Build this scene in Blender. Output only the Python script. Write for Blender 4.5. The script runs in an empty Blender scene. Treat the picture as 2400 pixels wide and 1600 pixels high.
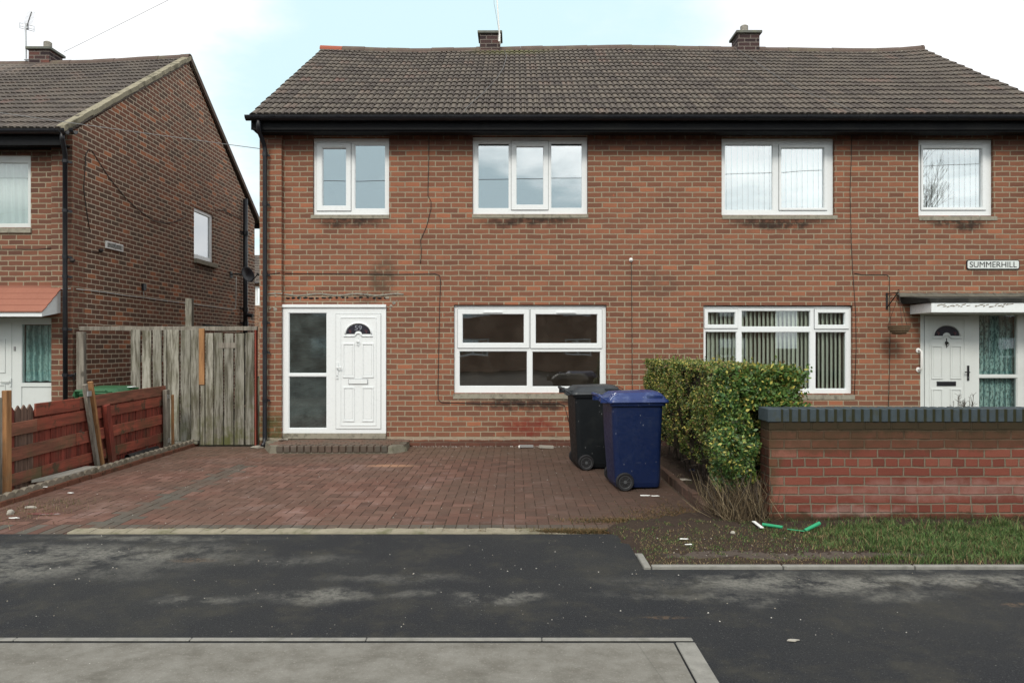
import bpy, math, random
import numpy as np
from mathutils import Vector, Matrix
from math import radians as R, sin, cos, pi
random.seed(7); RNG = np.random.default_rng(7)
SC = bpy.context.scene; COL = SC.collection

# ------------------------------------------------------------------ camera, sky, sun, exposure
F, VX, HY, CAMZ, D = 1702.0, 1207.0, 813.0, 1.526, 11.2     # pixels of the 2400 px wide photo, metres
cd = bpy.data.cameras.new('camera'); cam = bpy.data.objects.new('camera', cd); COL.objects.link(cam)
cd.sensor_width = 36; cd.lens = 36*F/2400; cd.clip_end = 2000; cd.clip_start = 0.05
cd.shift_x = -(VX-1200)/2400; cd.shift_y = (HY-800)/2400
cam.location = (0, 0, CAMZ); cam.rotation_euler = (R(90), 0, 0); SC.camera = cam
SC.view_settings.view_transform = 'Standard'; SC.view_settings.look = 'None'
SC.view_settings.exposure = 0.28; SC.view_settings.gamma = 1; SC.render.film_transparent = False
SUN_EL, SUN_AZ = 42, 192           # degrees; azimuth from +Y clockwise (the sun is high behind the camera)

def lin(*c):
    return tuple(((v/255+.055)/1.055)**2.4 if v > 10 else v/255/12.92 for v in c)

class NT:
    def __init__(s, nt): s.nt = nt
    def __call__(s, typ, ins=None, **props):
        n = s.nt.nodes.new(typ)
        for k, v in props.items(): setattr(n, k, v)
        for k, v in (ins or {}).items(): s.put(n.inputs[k], v)
        return n
    def put(s, sock, v):
        if hasattr(v, 'links'): s.nt.links.new(v, sock)
        elif isinstance(v, (tuple, list)):
            v = tuple(v)
            if sock.type == 'RGBA' and len(v) == 3: v += (1,)
            sock.default_value = v
        else: sock.default_value = v
    def m(s, op, a, b=0.0, c=None, clamp=False):
        n = s('ShaderNodeMath', operation=op, use_clamp=clamp)
        s.put(n.inputs[0], a); s.put(n.inputs[1], b)
        if c is not None: s.put(n.inputs[2], c)
        return n.outputs[0]
    def step(s, v, a, b, lo=0.0, hi=1.0):
        n = s('ShaderNodeMapRange', {'Value': v, 'From Min': a, 'From Max': b, 'To Min': lo, 'To Max': hi}, interpolation_type='SMOOTHSTEP')
        return n.outputs[0]
    def noise(s, vec, scale, detail=4, rough=.55, col=False, **kw):
        n = s('ShaderNodeTexNoise', {'Scale': scale, 'Detail': detail, 'Roughness': rough, **kw})
        if vec is not None: s.put(n.inputs['Vector'], vec)
        return n.outputs['Color' if col else 'Fac']
    def mix(s, f, a, b, mode='MIX'):
        n = s('ShaderNodeMix', data_type='RGBA', blend_type=mode)
        s.put(n.inputs[0], f); s.put(n.inputs[6], a); s.put(n.inputs[7], b)
        return n.outputs[2]
    def ramp(s, f, stops, interp='LINEAR'):
        n = s('ShaderNodeValToRGB', {'Fac': f}); e = n.color_ramp; e.interpolation = interp
        while len(e.elements) < len(stops): e.elements.new(1)
        for el, (p, c) in zip(e.elements, stops): el.position = p; el.color = tuple(c)+(1,)
        return n.outputs[0]
    def vadd(s, a, b, op='ADD'):
        n = s('ShaderNodeVectorMath', operation=op); s.put(n.inputs[0], a); s.put(n.inputs[1], b)
        return n.outputs[0]
    def scale(s, a, k):
        n = s('ShaderNodeVectorMath', operation='SCALE'); s.put(n.inputs[0], a); s.put(n.inputs['Scale'], k)
        return n.outputs[0]
    def xyz(s, x=0.0, y=0.0, z=0.0):
        return s('ShaderNodeCombineXYZ', {'X': x, 'Y': y, 'Z': z}).outputs[0]
    def sep(s, v): return s('ShaderNodeSeparateXYZ', {0: v}).outputs

world = bpy.data.worlds.new('World'); SC.world = world; world.use_nodes = True
w = NT(world.node_tree); world.node_tree.nodes.clear()
sky = w('ShaderNodeTexSky', sky_type='NISHITA', sun_disc=False, sun_elevation=R(SUN_EL), sun_rotation=R(SUN_AZ), air_density=1.2, dust_density=2.5, ozone_density=1.0)
tc = w('ShaderNodeTexCoord').outputs['Generated']
sx, sy, sz = w.sep(tc)[0:3]
el = w.m('ADD', w.m('MAXIMUM', sz, 0.0), 0.18)
pv = w.xyz(w.m('DIVIDE', sx, el), w.m('DIVIDE', sy, el), 0.0)
n1 = w.noise(w.vadd(pv, (3.7, 1.4, 0)), .75, 7, .58)
back = w.step(sy, .1, -.2)                     # more broken cloud behind the camera
right = w.step(sx, .18, .34)
left = w.step(sx, -.16, -.48)
thr = w.m('SUBTRACT', w.m('SUBTRACT', .60, w.m('MULTIPLY', right, .34)), w.m('MULTIPLY', left, .24))
thr = w.m('SUBTRACT', thr, w.m('MULTIPLY', back, .2))
cl = w.step(w.m('SUBTRACT', n1, thr), -.10, .12)
cl = w.m('MAXIMUM', cl, w.step(sz, .45, .75))
n2 = w.noise(w.vadd(pv, (9.1, 5, 0)), 1.1, 6, .55)
shade = w.m('MULTIPLY', w.step(n2, .40, .60, .0, 1.0), 1.0)

front = w.mix(w.step(n2, .35, .65), (8.6, 8.9, 9.3), (10.6, 10.6, 10.6))
cloudc = w.mix(back, front, w.mix(shade, (5.6, 6.8, 7.2), (14.0, 14.2, 14.0)))
skyc = w.mix(.86, sky.outputs[0], (7.1, 9.3, 9.8))      # thin high veil over the blue
rb = w.m('MULTIPLY', w.m('MULTIPLY', w.step(sx, .12, .42), back), w.step(w.noise(w.xyz(w.m('MULTIPLY', sx, 2.0), 0.0, w.m('MULTIPLY', sz, 14.0)), 1.6, 5, .6), .35, .6, .35, .95))
cloudc = w.mix(rb, cloudc, (15.5, 16.0, 15.8))
colr = w.mix(cl, skyc, cloudc)
bg = w('ShaderNodeBackground', {'Color': colr, 'Strength': 0.095})
wo = w('ShaderNodeOutputWorld', {'Surface': bg.outputs[0]})

sd = bpy.data.lights.new('sun', 'SUN'); sd.energy = 2.0; sd.angle = R(16); sd.color = (1, .93, .83)
sun = bpy.data.objects.new('sun', sd); COL.objects.link(sun)
sv = Vector((sin(R(SUN_AZ))*cos(R(SUN_EL)), cos(R(SUN_AZ))*cos(R(SUN_EL)), sin(R(SUN_EL))))
sun.rotation_euler = sv.to_track_quat('Z', 'Y').to_euler(); sun.location = (0, -8, 30)

# ------------------------------------------------------------------ helpers: metres on the facade plane, on the gable and on the ground
def fx(p, y=D): return (p-VX)*y/F
def fz(p, y=D): return CAMZ-(p-HY)*y/F
def W(px, py, y): return Vector((fx(px, y), y, fz(py, y)))
GX = -6.79
def gab(px, py, off=0.0):
    y = F*GX/(px-VX); return Vector((GX+off, y, fz(py, y)))

class MB:
    def __init__(s): s.v = []; s.f = []; s.mi = []; s.t = []; s.uvf = {}
    def face(s, pts, mi=0, t=1.0):
        i = len(s.v); s.v += [tuple(p) for p in pts]; s.f.append(tuple(range(i, i+len(pts)))); s.mi.append(mi); s.t.append(t)
    def box(s, x0, x1, y0, y1, z0, z1, mi=0, t=1.0):
        if x0 > x1: x0, x1 = x1, x0
        if y0 > y1: y0, y1 = y1, y0
        if z0 > z1: z0, z1 = z1, z0
        c = [(x, y, z) for x in (x0, x1) for y in (y0, y1) for z in (z0, z1)]
        i = len(s.v); s.v += c
        for q in ((0,1,3,2),(4,6,7,5),(0,4,5,1),(2,3,7,6),(0,2,6,4),(1,5,7,3)):
            s.f.append(tuple(i+k for k in q)); s.mi.append(mi); s.t.append(t)
        return s
    def bar(s, a, b, wx, wy, mi=0, t=1.0, up=None):
        """box section bar from a to b; wx along 'side', wy along the other"""
        a, b = Vector(a), Vector(b); d = (b-a).normalized()
        u = Vector(up) if up else (Vector((0,0,1)) if abs(d.z) < .8 else Vector((0,1,0)))
        sd = d.cross(u).normalized(); u2 = sd.cross(d)
        i = len(s.v)
        for p in (a, b):
            for (k, l) in ((-1,-1),(1,-1),(1,1),(-1,1)): s.v.append(tuple(p+sd*k*wx/2+u2*l*wy/2))
        for q in ((3,2,1,0),(4,5,6,7),(0,1,5,4),(1,2,6,5),(2,3,7,6),(3,0,4,7)):
            s.f.append(tuple(i+k for k in q)); s.mi.append(mi); s.t.append(t)
        return s
    def tube(s, pts, r, n=8, mi=0, cap=True, closed=False):
        pts = [Vector(p) for p in pts]; rs = r if isinstance(r, (list, tuple)) else [r]*len(pts)
        base = len(s.v); pu = None
        for k, p in enumerate(pts):
            d = (pts[min(k+1, len(pts)-1)]-pts[max(k-1, 0)])
            if closed: d = pts[(k+1) % len(pts)]-pts[k-1]
            d.normalize()
            if pu is None: pu = d.orthogonal().normalized()
            u = (pu-d*pu.dot(d)); u = u.normalized() if u.length > 1e-6 else d.orthogonal().normalized(); pu = u
            v = d.cross(u)
            for j in range(n):
                a = 2*pi*j/n; s.v.append(tuple(p+(u*cos(a)+v*sin(a))*rs[k]))
        L = len(pts)
        for k in range(L if closed else L-1):
            k2 = (k+1) % L
            for j in range(n):
                s.f.append((base+k*n+j, base+k*n+(j+1) % n, base+k2*n+(j+1) % n, base+k2*n+j)); s.mi.append(mi); s.t.append(1.0)
        if cap and not closed:
            s.f.append(tuple(base+j for j in reversed(range(n)))); s.mi.append(mi); s.t.append(1.0)
            s.f.append(tuple(base+(L-1)*n+j for j in range(n))); s.mi.append(mi); s.t.append(1.0)
        return s
    def loft(s, rings, mi=0, cap=True):
        n = len(rings[0]); b = len(s.v)
        for r in rings: s.v += [tuple(p) for p in r]
        for k in range(len(rings)-1):
            for j in range(n):
                s.f.append((b+k*n+j, b+k*n+(j+1) % n, b+(k+1)*n+(j+1) % n, b+(k+1)*n+j)); s.mi.append(mi); s.t.append(1.0)
        if cap:
            s.f.append(tuple(b+j for j in reversed(range(n)))); s.mi.append(mi); s.t.append(1.0)
            s.f.append(tuple(b+(len(rings)-1)*n+j for j in range(n))); s.mi.append(mi); s.t.append(1.0)
        return s
    def lathe(s, c, prof, n=20, axis='z', mi=0):
        rings = []
        for r, h in prof:
            ring = []
            for j in range(n):
                a = 2*pi*j/n
                p = {'z': (r*cos(a), r*sin(a), h), 'y': (r*cos(a), h, r*sin(a)), 'x': (h, r*cos(a), r*sin(a))}[axis]
                ring.append((c[0]+p[0], c[1]+p[1], c[2]+p[2]))
            rings.append(ring)
        return s.loft(rings, mi)
    def poly(s, pts, d, mi=0):
        """extrude a planar polygon by vector d"""
        d = Vector(d); pts = [Vector(p) for p in pts]
        s.face(pts, mi); s.face([p+d for p in reversed(pts)], mi)
        for a, b in zip(pts, pts[1:]+pts[:1]): s.face([a, a+d, b+d, b], mi)
        return s
    def plate(s, rect, holes, p0, p1, axis='y', mi=0, back=True, reveal=True):
        """slab in the XZ plane (axis y) or YZ plane (axis x) with rectangular holes"""
        x0, x1, z0, z1 = rect
        us = sorted({x0, x1, *[h[0] for h in holes], *[h[1] for h in holes]}); us = [u for u in us if x0 <= u <= x1]
        vs = sorted({z0, z1, *[h[2] for h in holes], *[h[3] for h in holes]}); vs = [v for v in vs if z0 <= v <= z1]
        def P(u, v, p): return (u, p, v) if axis == 'y' else (p, u, v)
        def full(i, j):
            if not (0 <= i < len(us)-1 and 0 <= j < len(vs)-1): return False
            cu, cv = (us[i]+us[i+1])/2, (vs[j]+vs[j+1])/2
            return not any(h[0] < cu < h[1] and h[2] < cv < h[3] for h in holes)
        for i in range(len(us)-1):
            for j in range(len(vs)-1):
                if not full(i, j): continue
                a, b, c, d = us[i], us[i+1], vs[j], vs[j+1]
                s.face([P(a,c,p0), P(b,c,p0), P(b,d,p0), P(a,d,p0)], mi)
                if back: s.face([P(a,c,p1), P(a,d,p1), P(b,d,p1), P(b,c,p1)], mi)
                if not full(i-1, j): s.face([P(a,c,p0), P(a,d,p0), P(a,d,p1), P(a,c,p1)], mi)
                if not full(i+1, j): s.face([P(b,c,p0), P(b,c,p1), P(b,d,p1), P(b,d,p0)], mi)
                if not full(i, j-1): s.face([P(a,c,p0), P(a,c,p1), P(b,c,p1), P(b,c,p0)], mi)
                if not full(i, j+1): s.face([P(a,d,p0), P(b,d,p0), P(b,d,p1), P(a,d,p1)], mi)
        return s
    def build(s, name, mats, parent=None, smooth=False, bevel=0.0, uv=None, seg=1):
        if not isinstance(mats, (list, tuple)): mats = [mats]
        V = np.array(s.v, dtype=float)
        if parent is None:
            mn, mx = V.min(0), V.max(0); org = np.array([(mn[0]+mx[0])/2, (mn[1]+mx[1])/2, mn[2]])
        else:
            org = np.zeros(3); p = parent
            while p: org += np.array(p.location); p = p.parent
        me = bpy.data.meshes.new(name); me.from_pydata((V-org).tolist(), [], s.f)
        for m in mats: me.materials.append(m)
        me.polygons.foreach_set('material_index', s.mi)
        ul = me.uv_layers.new(name='UVMap'); a = me.attributes.new('tint', 'FLOAT', 'FACE'); a.data.foreach_set('value', s.t)
        if uv is not None: ul.data.foreach_set('uv', np.array(uv, dtype=np.float32).ravel())
        else:
            nl = np.zeros(len(me.polygons)*3); me.polygons.foreach_get('normal', nl); nl = np.abs(nl.reshape(-1, 3))
            out = []
            for pi_, f in enumerate(s.f):
                n = nl[pi_]; k = int(n.argmax())
                ia, ib = ((1, 2), (0, 2), (0, 1))[k]
                for i in f: out += [s.v[i][ia], s.v[i][ib]]
            ul.data.foreach_set('uv', out)
        if smooth: me.polygons.foreach_set('use_smooth', [True]*len(me.polygons))
        me.update()
        o = bpy.data.objects.new(name, me); COL.objects.link(o)
        if parent: o.parent = parent
        else: o.location = org.tolist()
        if bevel:
            b = o.modifiers.new('bevel', 'BEVEL'); b.width = bevel; b.segments = seg; b.limit_method = 'ANGLE'; b.angle_limit = R(50)
        return o

def tag(o, label=None, cat=None, group=None, kind=None):
    if label: o['label'] = label
    if cat: o['category'] = cat
    if group: o['group'] = group
    if kind: o['kind'] = kind
    return o
def thing(name, loc, label, cat, group=None):
    o = bpy.data.objects.new(name, None); COL.objects.link(o); o.location = loc; o.empty_display_size = .2
    return tag(o, label, cat, group)

def fast(name, V, Q, mats, tint=None, parent=None, org=None):
    """big quad mesh from numpy arrays, with a colour per face"""
    V = np.asarray(V, dtype=np.float32); Q = np.asarray(Q, dtype=np.int32)
    if org is None: org = np.array([V[:, 0].mean(), V[:, 1].mean(), V[:, 2].min()])
    off = org
    if parent:
        off = np.zeros(3); p = parent
        while p: off += np.array(p.location); p = p.parent
    me = bpy.data.meshes.new(name); me.vertices.add(len(V)); me.vertices.foreach_set('co', (V-off).astype(np.float32).ravel())
    n = Q.shape[1]; me.loops.add(Q.size); me.loops.foreach_set('vertex_index', Q.ravel())
    me.polygons.add(len(Q)); me.polygons.foreach_set('loop_start', np.arange(len(Q), dtype=np.int32)*n)
    me.update(calc_edges=True)
    for m in (mats if isinstance(mats, list) else [mats]): me.materials.append(m)
    if tint is not None:
        a = me.attributes.new('col', 'FLOAT_COLOR', 'FACE'); c = np.ones((len(Q), 4), dtype=np.float32); c[:, :3] = tint; a.data.foreach_set('color', c.ravel())
    me.validate()
    o = bpy.data.objects.new(name, me); COL.objects.link(o)
    if parent: o.parent = parent
    else: o.location = off.tolist()
    return o

def text_mesh(name, body, size, loc, mat, parent, extrude=.002, sx=1.0, bold=0.0, fit=None, fith=None):
    cu = bpy.data.curves.new(name, 'FONT'); cu.body = body; cu.size = size; cu.extrude = extrude; cu.offset = bold
    cu.align_x = 'CENTER'; cu.align_y = 'CENTER'
    t = bpy.data.objects.new('tmp', cu); COL.objects.link(t); bpy.context.view_layer.update()
    me = bpy.data.meshes.new_from_object(t.evaluated_get(bpy.context.evaluated_depsgraph_get()))
    bpy.data.objects.remove(t); me.transform(Matrix.Rotation(R(90), 4, 'X') @ Matrix.Diagonal((sx, 1, 1, 1)))
    if fit:
        xs_ = [v.co.x for v in me.vertices]; zs_ = [v.co.z for v in me.vertices]; me.transform(Matrix.Translation((-(min(xs_)+max(xs_))/2, 0, -(min(zs_)+max(zs_))/2)))
        me.transform(Matrix.Diagonal((fit/(max(xs_)-min(xs_)), 1, (fith/(max(zs_)-min(zs_)) if fith else 1), 1)))
    me.materials.clear(); me.materials.append(mat)
    o = bpy.data.objects.new(name, me); COL.objects.link(o); o.parent = parent
    p = parent; off = Vector((0, 0, 0))
    while p: off += p.location; p = p.parent
    o.location = Vector(loc)-off
    return o

# ------------------------------------------------------------------ materials
def newmat(name):
    m = bpy.data.materials.new(name); m.use_nodes = True; m.node_tree.nodes.clear(); return m, NT(m.node_tree)
def finish(k, col, rough=.7, bump=None, bstr=.3, bdist=.01, spec=.3, metal=0.0, alpha=None):
    p = k('ShaderNodeBsdfPrincipled', {'Base Color': col, 'Roughness': rough, 'Specular IOR Level': spec, 'Metallic': metal})
    if bump is not None:
        b = k('ShaderNodeBump', {'Height': bump, 'Strength': bstr, 'Distance': bdist}); k.put(p.inputs['Normal'], b.outputs[0])
    k('ShaderNodeOutputMaterial', {'Surface': p.outputs[0]}); return p
def UV(k): return k('ShaderNodeUVMap', uv_map='UVMap').outputs[0]
def OBJ(k): return k('ShaderNodeTexCoord').outputs['Object']
def plain(name, c, rough=.5, var=.12, scale=8, spec=.4, metal=0.0, dirt=None, dirts=.5, bstr=.1, stretch=None, specks=0.0):
    m, k = newmat(name); v = OBJ(k)
    if stretch: v = k.vadd(v, stretch, 'MULTIPLY')
    n = k.noise(v, scale, 6, .6); n2 = k.noise(v, scale*9, 3, .6)
    c2 = tuple(x*(1-var) for x in c); c1 = tuple(min(1, x*(1+var)) for x in c)
    col = k.mix(n, c2, c1); col = k.mix(k.step(n2, .5, .75, 0, var), col, tuple(x*.5 for x in c))
    if dirt: col = k.mix(k.m('MULTIPLY', k.step(k.noise(v, scale*.6, 8, .65), .48, .72), dirts), col, dirt)
    if specks:
        vo = k('ShaderNodeTexVoronoi', {'Vector': k.vadd(v, (1, 1, .45), 'MULTIPLY'), 'Scale': 34.0}); rc = k.sep(vo.outputs['Color'])[0]
        col = k.mix(k.m('MULTIPLY', k.m('MULTIPLY', k.step(vo.outputs['Distance'], .16, .08), k.m('GREATER_THAN', rc, .86)), specks), col, (.35,.36,.37))
        sc_ = k.noise(k.vadd(v, (3, 3, 22), 'MULTIPLY'), 2.0, 5, .7); col = k.mix(k.step(sc_, .66, .72, 0, specks*.5), col, (.16,.17,.18))
    finish(k, col, k.step(n2, .3, .7, rough-.06, rough+.1), n2, bstr, .004, spec, metal); return m

def brick_mat(name, ramp, mortar, bw=.233, bh=.0802, mj=.0165, u0=0.0, v0=0.0, stains_shade=(), patchy=.18, moss=None, spots=0.0, headers=None, bstr=.5, bands=()):
    m, k = newmat(name); uv = UV(k)
    u, v = k.sep(uv)[0:2]
    w1 = k.noise(uv, 5, 2, .5, col=True); w2 = k.noise(uv, 55, 3, .6, col=True)
    off = k.vadd(k.scale(k.vadd(w1, (.5,.5,.5), 'SUBTRACT'), .016), k.scale(k.vadd(w2, (.5,.5,.5), 'SUBTRACT'), .009))
    uw, vw = k.sep(k.vadd(uv, off))[0:2]
    vv = k.m('DIVIDE', k.m('ADD', vw, v0), bh); row = k.m('FLOOR', vv); fv = k.m('FRACT', vv)
    par = k.m('MODULO', k.m('ADD', row, 400), 2)
    if headers is not None:      # every n-th course is laid as headers
        hn, ho = headers
        hd = k.m('LESS_THAN', k.m('MODULO', k.m('ADD', row, ho), hn), .5)
        bwn = k.m('SUBTRACT', bw, k.m('MULTIPLY', hd, bw/2))
    else: bwn = bw
    jit = k('ShaderNodeTexWhiteNoise', {'W': row}, noise_dimensions='1D').outputs[0]
    uu = k.m('ADD', k.m('DIVIDE', k.m('ADD', uw, u0), bwn), k.m('ADD', k.m('MULTIPLY', par, .5), k.m('MULTIPLY', jit, .08)))
    colid = k.m('FLOOR', uu); fu = k.m('FRACT', uu)
    du = k.m('MULTIPLY', k.m('MINIMUM', fu, k.m('SUBTRACT', 1.0, fu)), bwn)
    dv = k.m('MULTIPLY', k.m('MINIMUM', fv, k.m('SUBTRACT', 1.0, fv)), bh)
    mask = k.step(k.m('MINIMUM', du, dv), mj/2-.002, mj/2+.0025)
    rnd = k('ShaderNodeTexWhiteNoise', {'Vector': k.xyz(colid, row, 0.0)}, noise_dimensions='3D')
    big = k.noise(uv, .7, 5, .6)
    r = k.m('ADD', rnd.outputs[0], k.m('MULTIPLY', k.m('SUBTRACT', big, .5), .9), clamp=True)
    bc = k.ramp(r, ramp)
    grain = k.noise(uv, 90, 5, .7); mid = k.noise(uv, 14, 5, .6)
    bc = k.mix(k.step(grain, .42, .75, 0, .4), bc, tuple(x*.62 for x in ramp[1][1]))
    bc = k.mix(k.step(mid, .5, .78, 0, .35), bc, ramp[0][1])
    if spots:
        chip = k.m('MULTIPLY', k.step(k.noise(uv, 26, 4, .6), .66, .70), k.step(k.noise(uv, 1.6, 3, .5), .48, .6))
        bc = k.mix(k.m('MULTIPLY', chip, spots), bc, lin(190, 100, 70))
    mc = k.mix(k.noise(uv, 3, 5, .6), tuple(x*.72 for x in mortar), mortar)
    mc = k.mix(k.step(grain, .45, .7, 0, .5), mc, tuple(x*.6 for x in mortar))
    col = k.mix(mask, mc, bc)
    col = k.mix(k.step(k.noise(uv, .9, 6, .62), .52, .75, 0, patchy), col, (.06, .045, .038))
    wv = k.vadd(uv, k.scale(k.vadd(k.noise(uv, 3.0, 5, .65, col=True), (.5,.5,.5), 'SUBTRACT'), .35))
    for (su, svv, ru, rv, st, sc) in stains_shade:
        d = k('ShaderNodeVectorMath', operation='LENGTH')
        k.put(d.inputs[0], k.vadd(k.vadd(wv, (su, svv, 0), 'SUBTRACT'), (1/ru, 1/rv, 0), 'MULTIPLY'))
        # multiply kills z noise
        f = k.m('MULTIPLY', k.step(d.outputs['Value'], 1.1, .35), k.step(k.noise(uv, 9, 4, .7), .3, .6, .35, 1))
        col = k.mix(k.m('MULTIPLY', f, st), col, sc)
    wz = k.m('MULTIPLY', k.m('SUBTRACT', k.noise(k.vadd(uv, (1, .5, 1), 'MULTIPLY'), 5, 6, .7), .5), 1.0)
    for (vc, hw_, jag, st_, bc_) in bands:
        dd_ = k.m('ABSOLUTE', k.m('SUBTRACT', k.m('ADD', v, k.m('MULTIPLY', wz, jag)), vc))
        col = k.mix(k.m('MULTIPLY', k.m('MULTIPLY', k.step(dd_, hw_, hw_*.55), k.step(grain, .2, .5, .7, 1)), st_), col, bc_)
    h = k.m('ADD', k.m('MULTIPLY', mask, .8), k.m('MULTIPLY', grain, .35))
    finish(k, col, .85, h, bstr, .012, .2); return m

def glass_mat(name, refl=.2, tint=(.95,.97,.96), wav=.03, dust_tone=0.0, rough=0.0, dcol=(.35,.42,.40)):
    m, k = newmat(name); v = OBJ(k)
    n = k.noise(v, 1.6, 1, .3)
    b = k('ShaderNodeBump', {'Height': n, 'Strength': wav, 'Distance': .2})
    g = k('ShaderNodeBsdfGlossy', {'Color': (.95,.98,1.0), 'Roughness': rough, 'Normal': b.outputs[0]})
    t = k('ShaderNodeBsdfTransparent', {'Color': tint})
    fr = k('ShaderNodeLayerWeight', {'Blend': .25}); fac = k.m('ADD', k.m('MULTIPLY', fr.outputs['Fresnel'], .6), refl, clamp=True)
    s = k('ShaderNodeMixShader', {0: fac, 1: t.outputs[0], 2: g.outputs[0]})
    if dust_tone:
        d = k('ShaderNodeBsdfDiffuse', {'Color': dcol})
        s = k('ShaderNodeMixShader', {0: k.step(k.noise(v, 3, 6, .65), .35, .8, dust_tone*.3, dust_tone), 1: s.outputs[0], 2: d.outputs[0]})
    k('ShaderNodeOutputMaterial', {'Surface': s.outputs[0]}); return m

def wood_mat(name, base, dark, moss=None, mossy=.0, axis=2, tintcol=True, paint=None, paintf=.0):
    m, k = newmat(name); v = OBJ(k)
    st = [6, 6, 6]; st[axis] = .55
    g = k.noise(k.vadd(v, tuple(st), 'MULTIPLY'), 3.5, 8, .7); st2 = [5, 5, 5]; st2[axis] = 1.2
    g2 = k.noise(k.vadd(v, tuple(st2), 'MULTIPLY'), 1, 4, .6)
    col = k.mix(k.step(g, .38, .62), dark, base)
    col = k.mix(k.step(g2, .45, .75, 0, .5), col, dark)
    kn = k('ShaderNodeTexVoronoi', {'Vector': k.vadd(v, tuple(3.2 if i != axis else 1.6 for i in range(3)), 'MULTIPLY'), 'Scale': 1.0}).outputs['Distance']
    col = k.mix(k.step(kn, .10, .04, 0, .7), col, tuple(x*.35 for x in dark))
    if paint: col = k.mix(k.m('MULTIPLY', k.step(k.noise(v, 4, 8, .7), .62-.3*paintf, .70-.3*paintf), .9), col, k.mix(k.step(g, .2, .75), tuple(x*.6 for x in paint), paint))
    t = k('ShaderNodeAttribute', attribute_name='tint').outputs['Fac']
    col = k.mix(1.0, col, k.xyz(t, t, t), 'MULTIPLY')
    if moss:
        z = k.sep(v)[2]
        mm = k.m('MULTIPLY', k.step(z, .9, .05, .25, 1.0), k.step(k.noise(v, 3.0, 7, .68), .44, .66))
        col = k.mix(k.m('MULTIPLY', mm, mossy), col, moss)
    finish(k, col, .85, g, .35, .006, .15); return m

def attr_mat(name, rough=.6, trans=0.0, spec=.3, mul=1.0):
    m, k = newmat(name)
    a = k('ShaderNodeAttribute', attribute_name='col').outputs['Color']
    p = k('ShaderNodeBsdfPrincipled', {'Base Color': a, 'Roughness': rough, 'Specular IOR Level': spec})
    s = p.outputs[0]
    if trans:
        t = k('ShaderNodeBsdfTranslucent', {'Color': a}); s = k('ShaderNodeMixShader', {0: trans, 1: s, 2: t.outputs[0]}).outputs[0]
    k('ShaderNodeOutputMaterial', {'Surface': s}); return m

RED = [(0.0, (.158,.071,.047)), (.22, (.190,.082,.052)), (.6, (.224,.094,.057)), (.88, (.250,.104,.062)), (1.0, (.33,.128,.071))]
DULL = [(0.0, (.115,.055,.040)), (.3, (.155,.070,.047)), (.6, (.18,.078,.051)), (.85, (.205,.086,.054)), (1.0, (.24,.10,.064))]
GAB = [(0.0, (.105,.066,.048)), (.3, (.140,.074,.052)), (.6, (.175,.082,.054)), (.9, (.205,.088,.054)), (1.0, (.38,.145,.072))]
FW = [(0.0, (.135,.040,.028)), (.3, (.160,.047,.033)), (.6, (.185,.055,.038)), (.85, (.21,.070,.048)), (1.0, (.24,.10,.073))]
MORT = (.335,.282,.200)
NEAR_BLACK = (.02,.017,.014)
M = {}
st = []
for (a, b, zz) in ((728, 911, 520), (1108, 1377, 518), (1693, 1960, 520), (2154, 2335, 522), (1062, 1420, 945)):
    st.append(((fx(a)+fx(b))/2, fz(zz), (fx(b)-fx(a))/2*1.05, .13, .85, NEAR_BLACK))  # darker patch below each sill
st += [(fx(895), fz(650), .22, .42, .62, (.05,.045,.03)), (fx(865), fz(700), .32, .12, .5, NEAR_BLACK), (fx(1548), fz(665), .35, .25, .35, (.07,.05,.04)),
       (fx(1240), fz(1000), .55, .16, .75, (.17,.026,.018)), (-3.75, .25, .35, .42, .8, (.05,.06,.018)), (2.0, 4.75, 7.5, .13, .65, (.05,.022,.016)),  # the wide last patch paints eaves shade along the wall top
       (fx(1300), fz(1035), 2.6, .08, .6, (.05,.025,.02)), (fx(640), fz(790), .12, .12, .4, (.2,.2,.17))]
M['brick'] = brick_mat('red_facing_brick', RED, MORT, u0=.05, v0=.02, stains_shade=st, spots=.8, bands=[(.04, .055, .05, .7, (.085,.038,.03)), (.115, .022, .06, .8, (.33,.285,.22)), (4.66, .10, .1, .55, (.10,.05,.04))])  # the topmost band paints more shade below the eaves
M['brick2'] = brick_mat('weathered_facing_brick', DULL, MORT, u0=.0, v0=.03, stains_shade=[(-7.6, 4.5, 1.5, .12, .6, NEAR_BLACK), (-6.9, 3.9, .3, .8, .3, NEAR_BLACK)])  # the first, wide patch is painted shade under the left-hand eaves
M['gable'] = brick_mat('mixed_gable_brick', GAB, (.60,.51,.39), v0=.03, mj=.0145, stains_shade=[(15.9, 3.25, .7, .18, .5, NEAR_BLACK)])  # darker patch below the side window sill
M['frontwall'] = brick_mat('rough_red_wall_brick', FW, (.20,.165,.12), bw=.228, bh=.0785, mj=.0125, u0=.085, v0=.048, headers=(5, 3),
      stains_shade=[(6.0, .86, 6.5, .12, .92, (.032,.027,.013)), (3.2, .78, 2.9, .10, .75, (.055,.034,.018)), (2.6, .70, .5, .12, .5, (.05,.036,.018)), (4.2, .05, 4, .07, .8, (.03,.028,.012)), (4.0, .30, 2.0, .11, .30, (.38,.27,.24)), (2.9, .12, .5, .06, .3, (.40,.30,.27)), (2.17, .5, .1, .6, .6, (.05,.045,.02)), (6.3, .5, .3, .5, .75, (.045,.03,.02))], patchy=.1, bstr=.9, bands=[(.90, .13, .10, .93, (.034,.026,.014)), (.72, .10, .22, .6, (.075,.042,.024)), (.02, .07, .08, .8, (.03,.026,.014))])  # last patch before the bands paints shade on the wall's left end face
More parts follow.
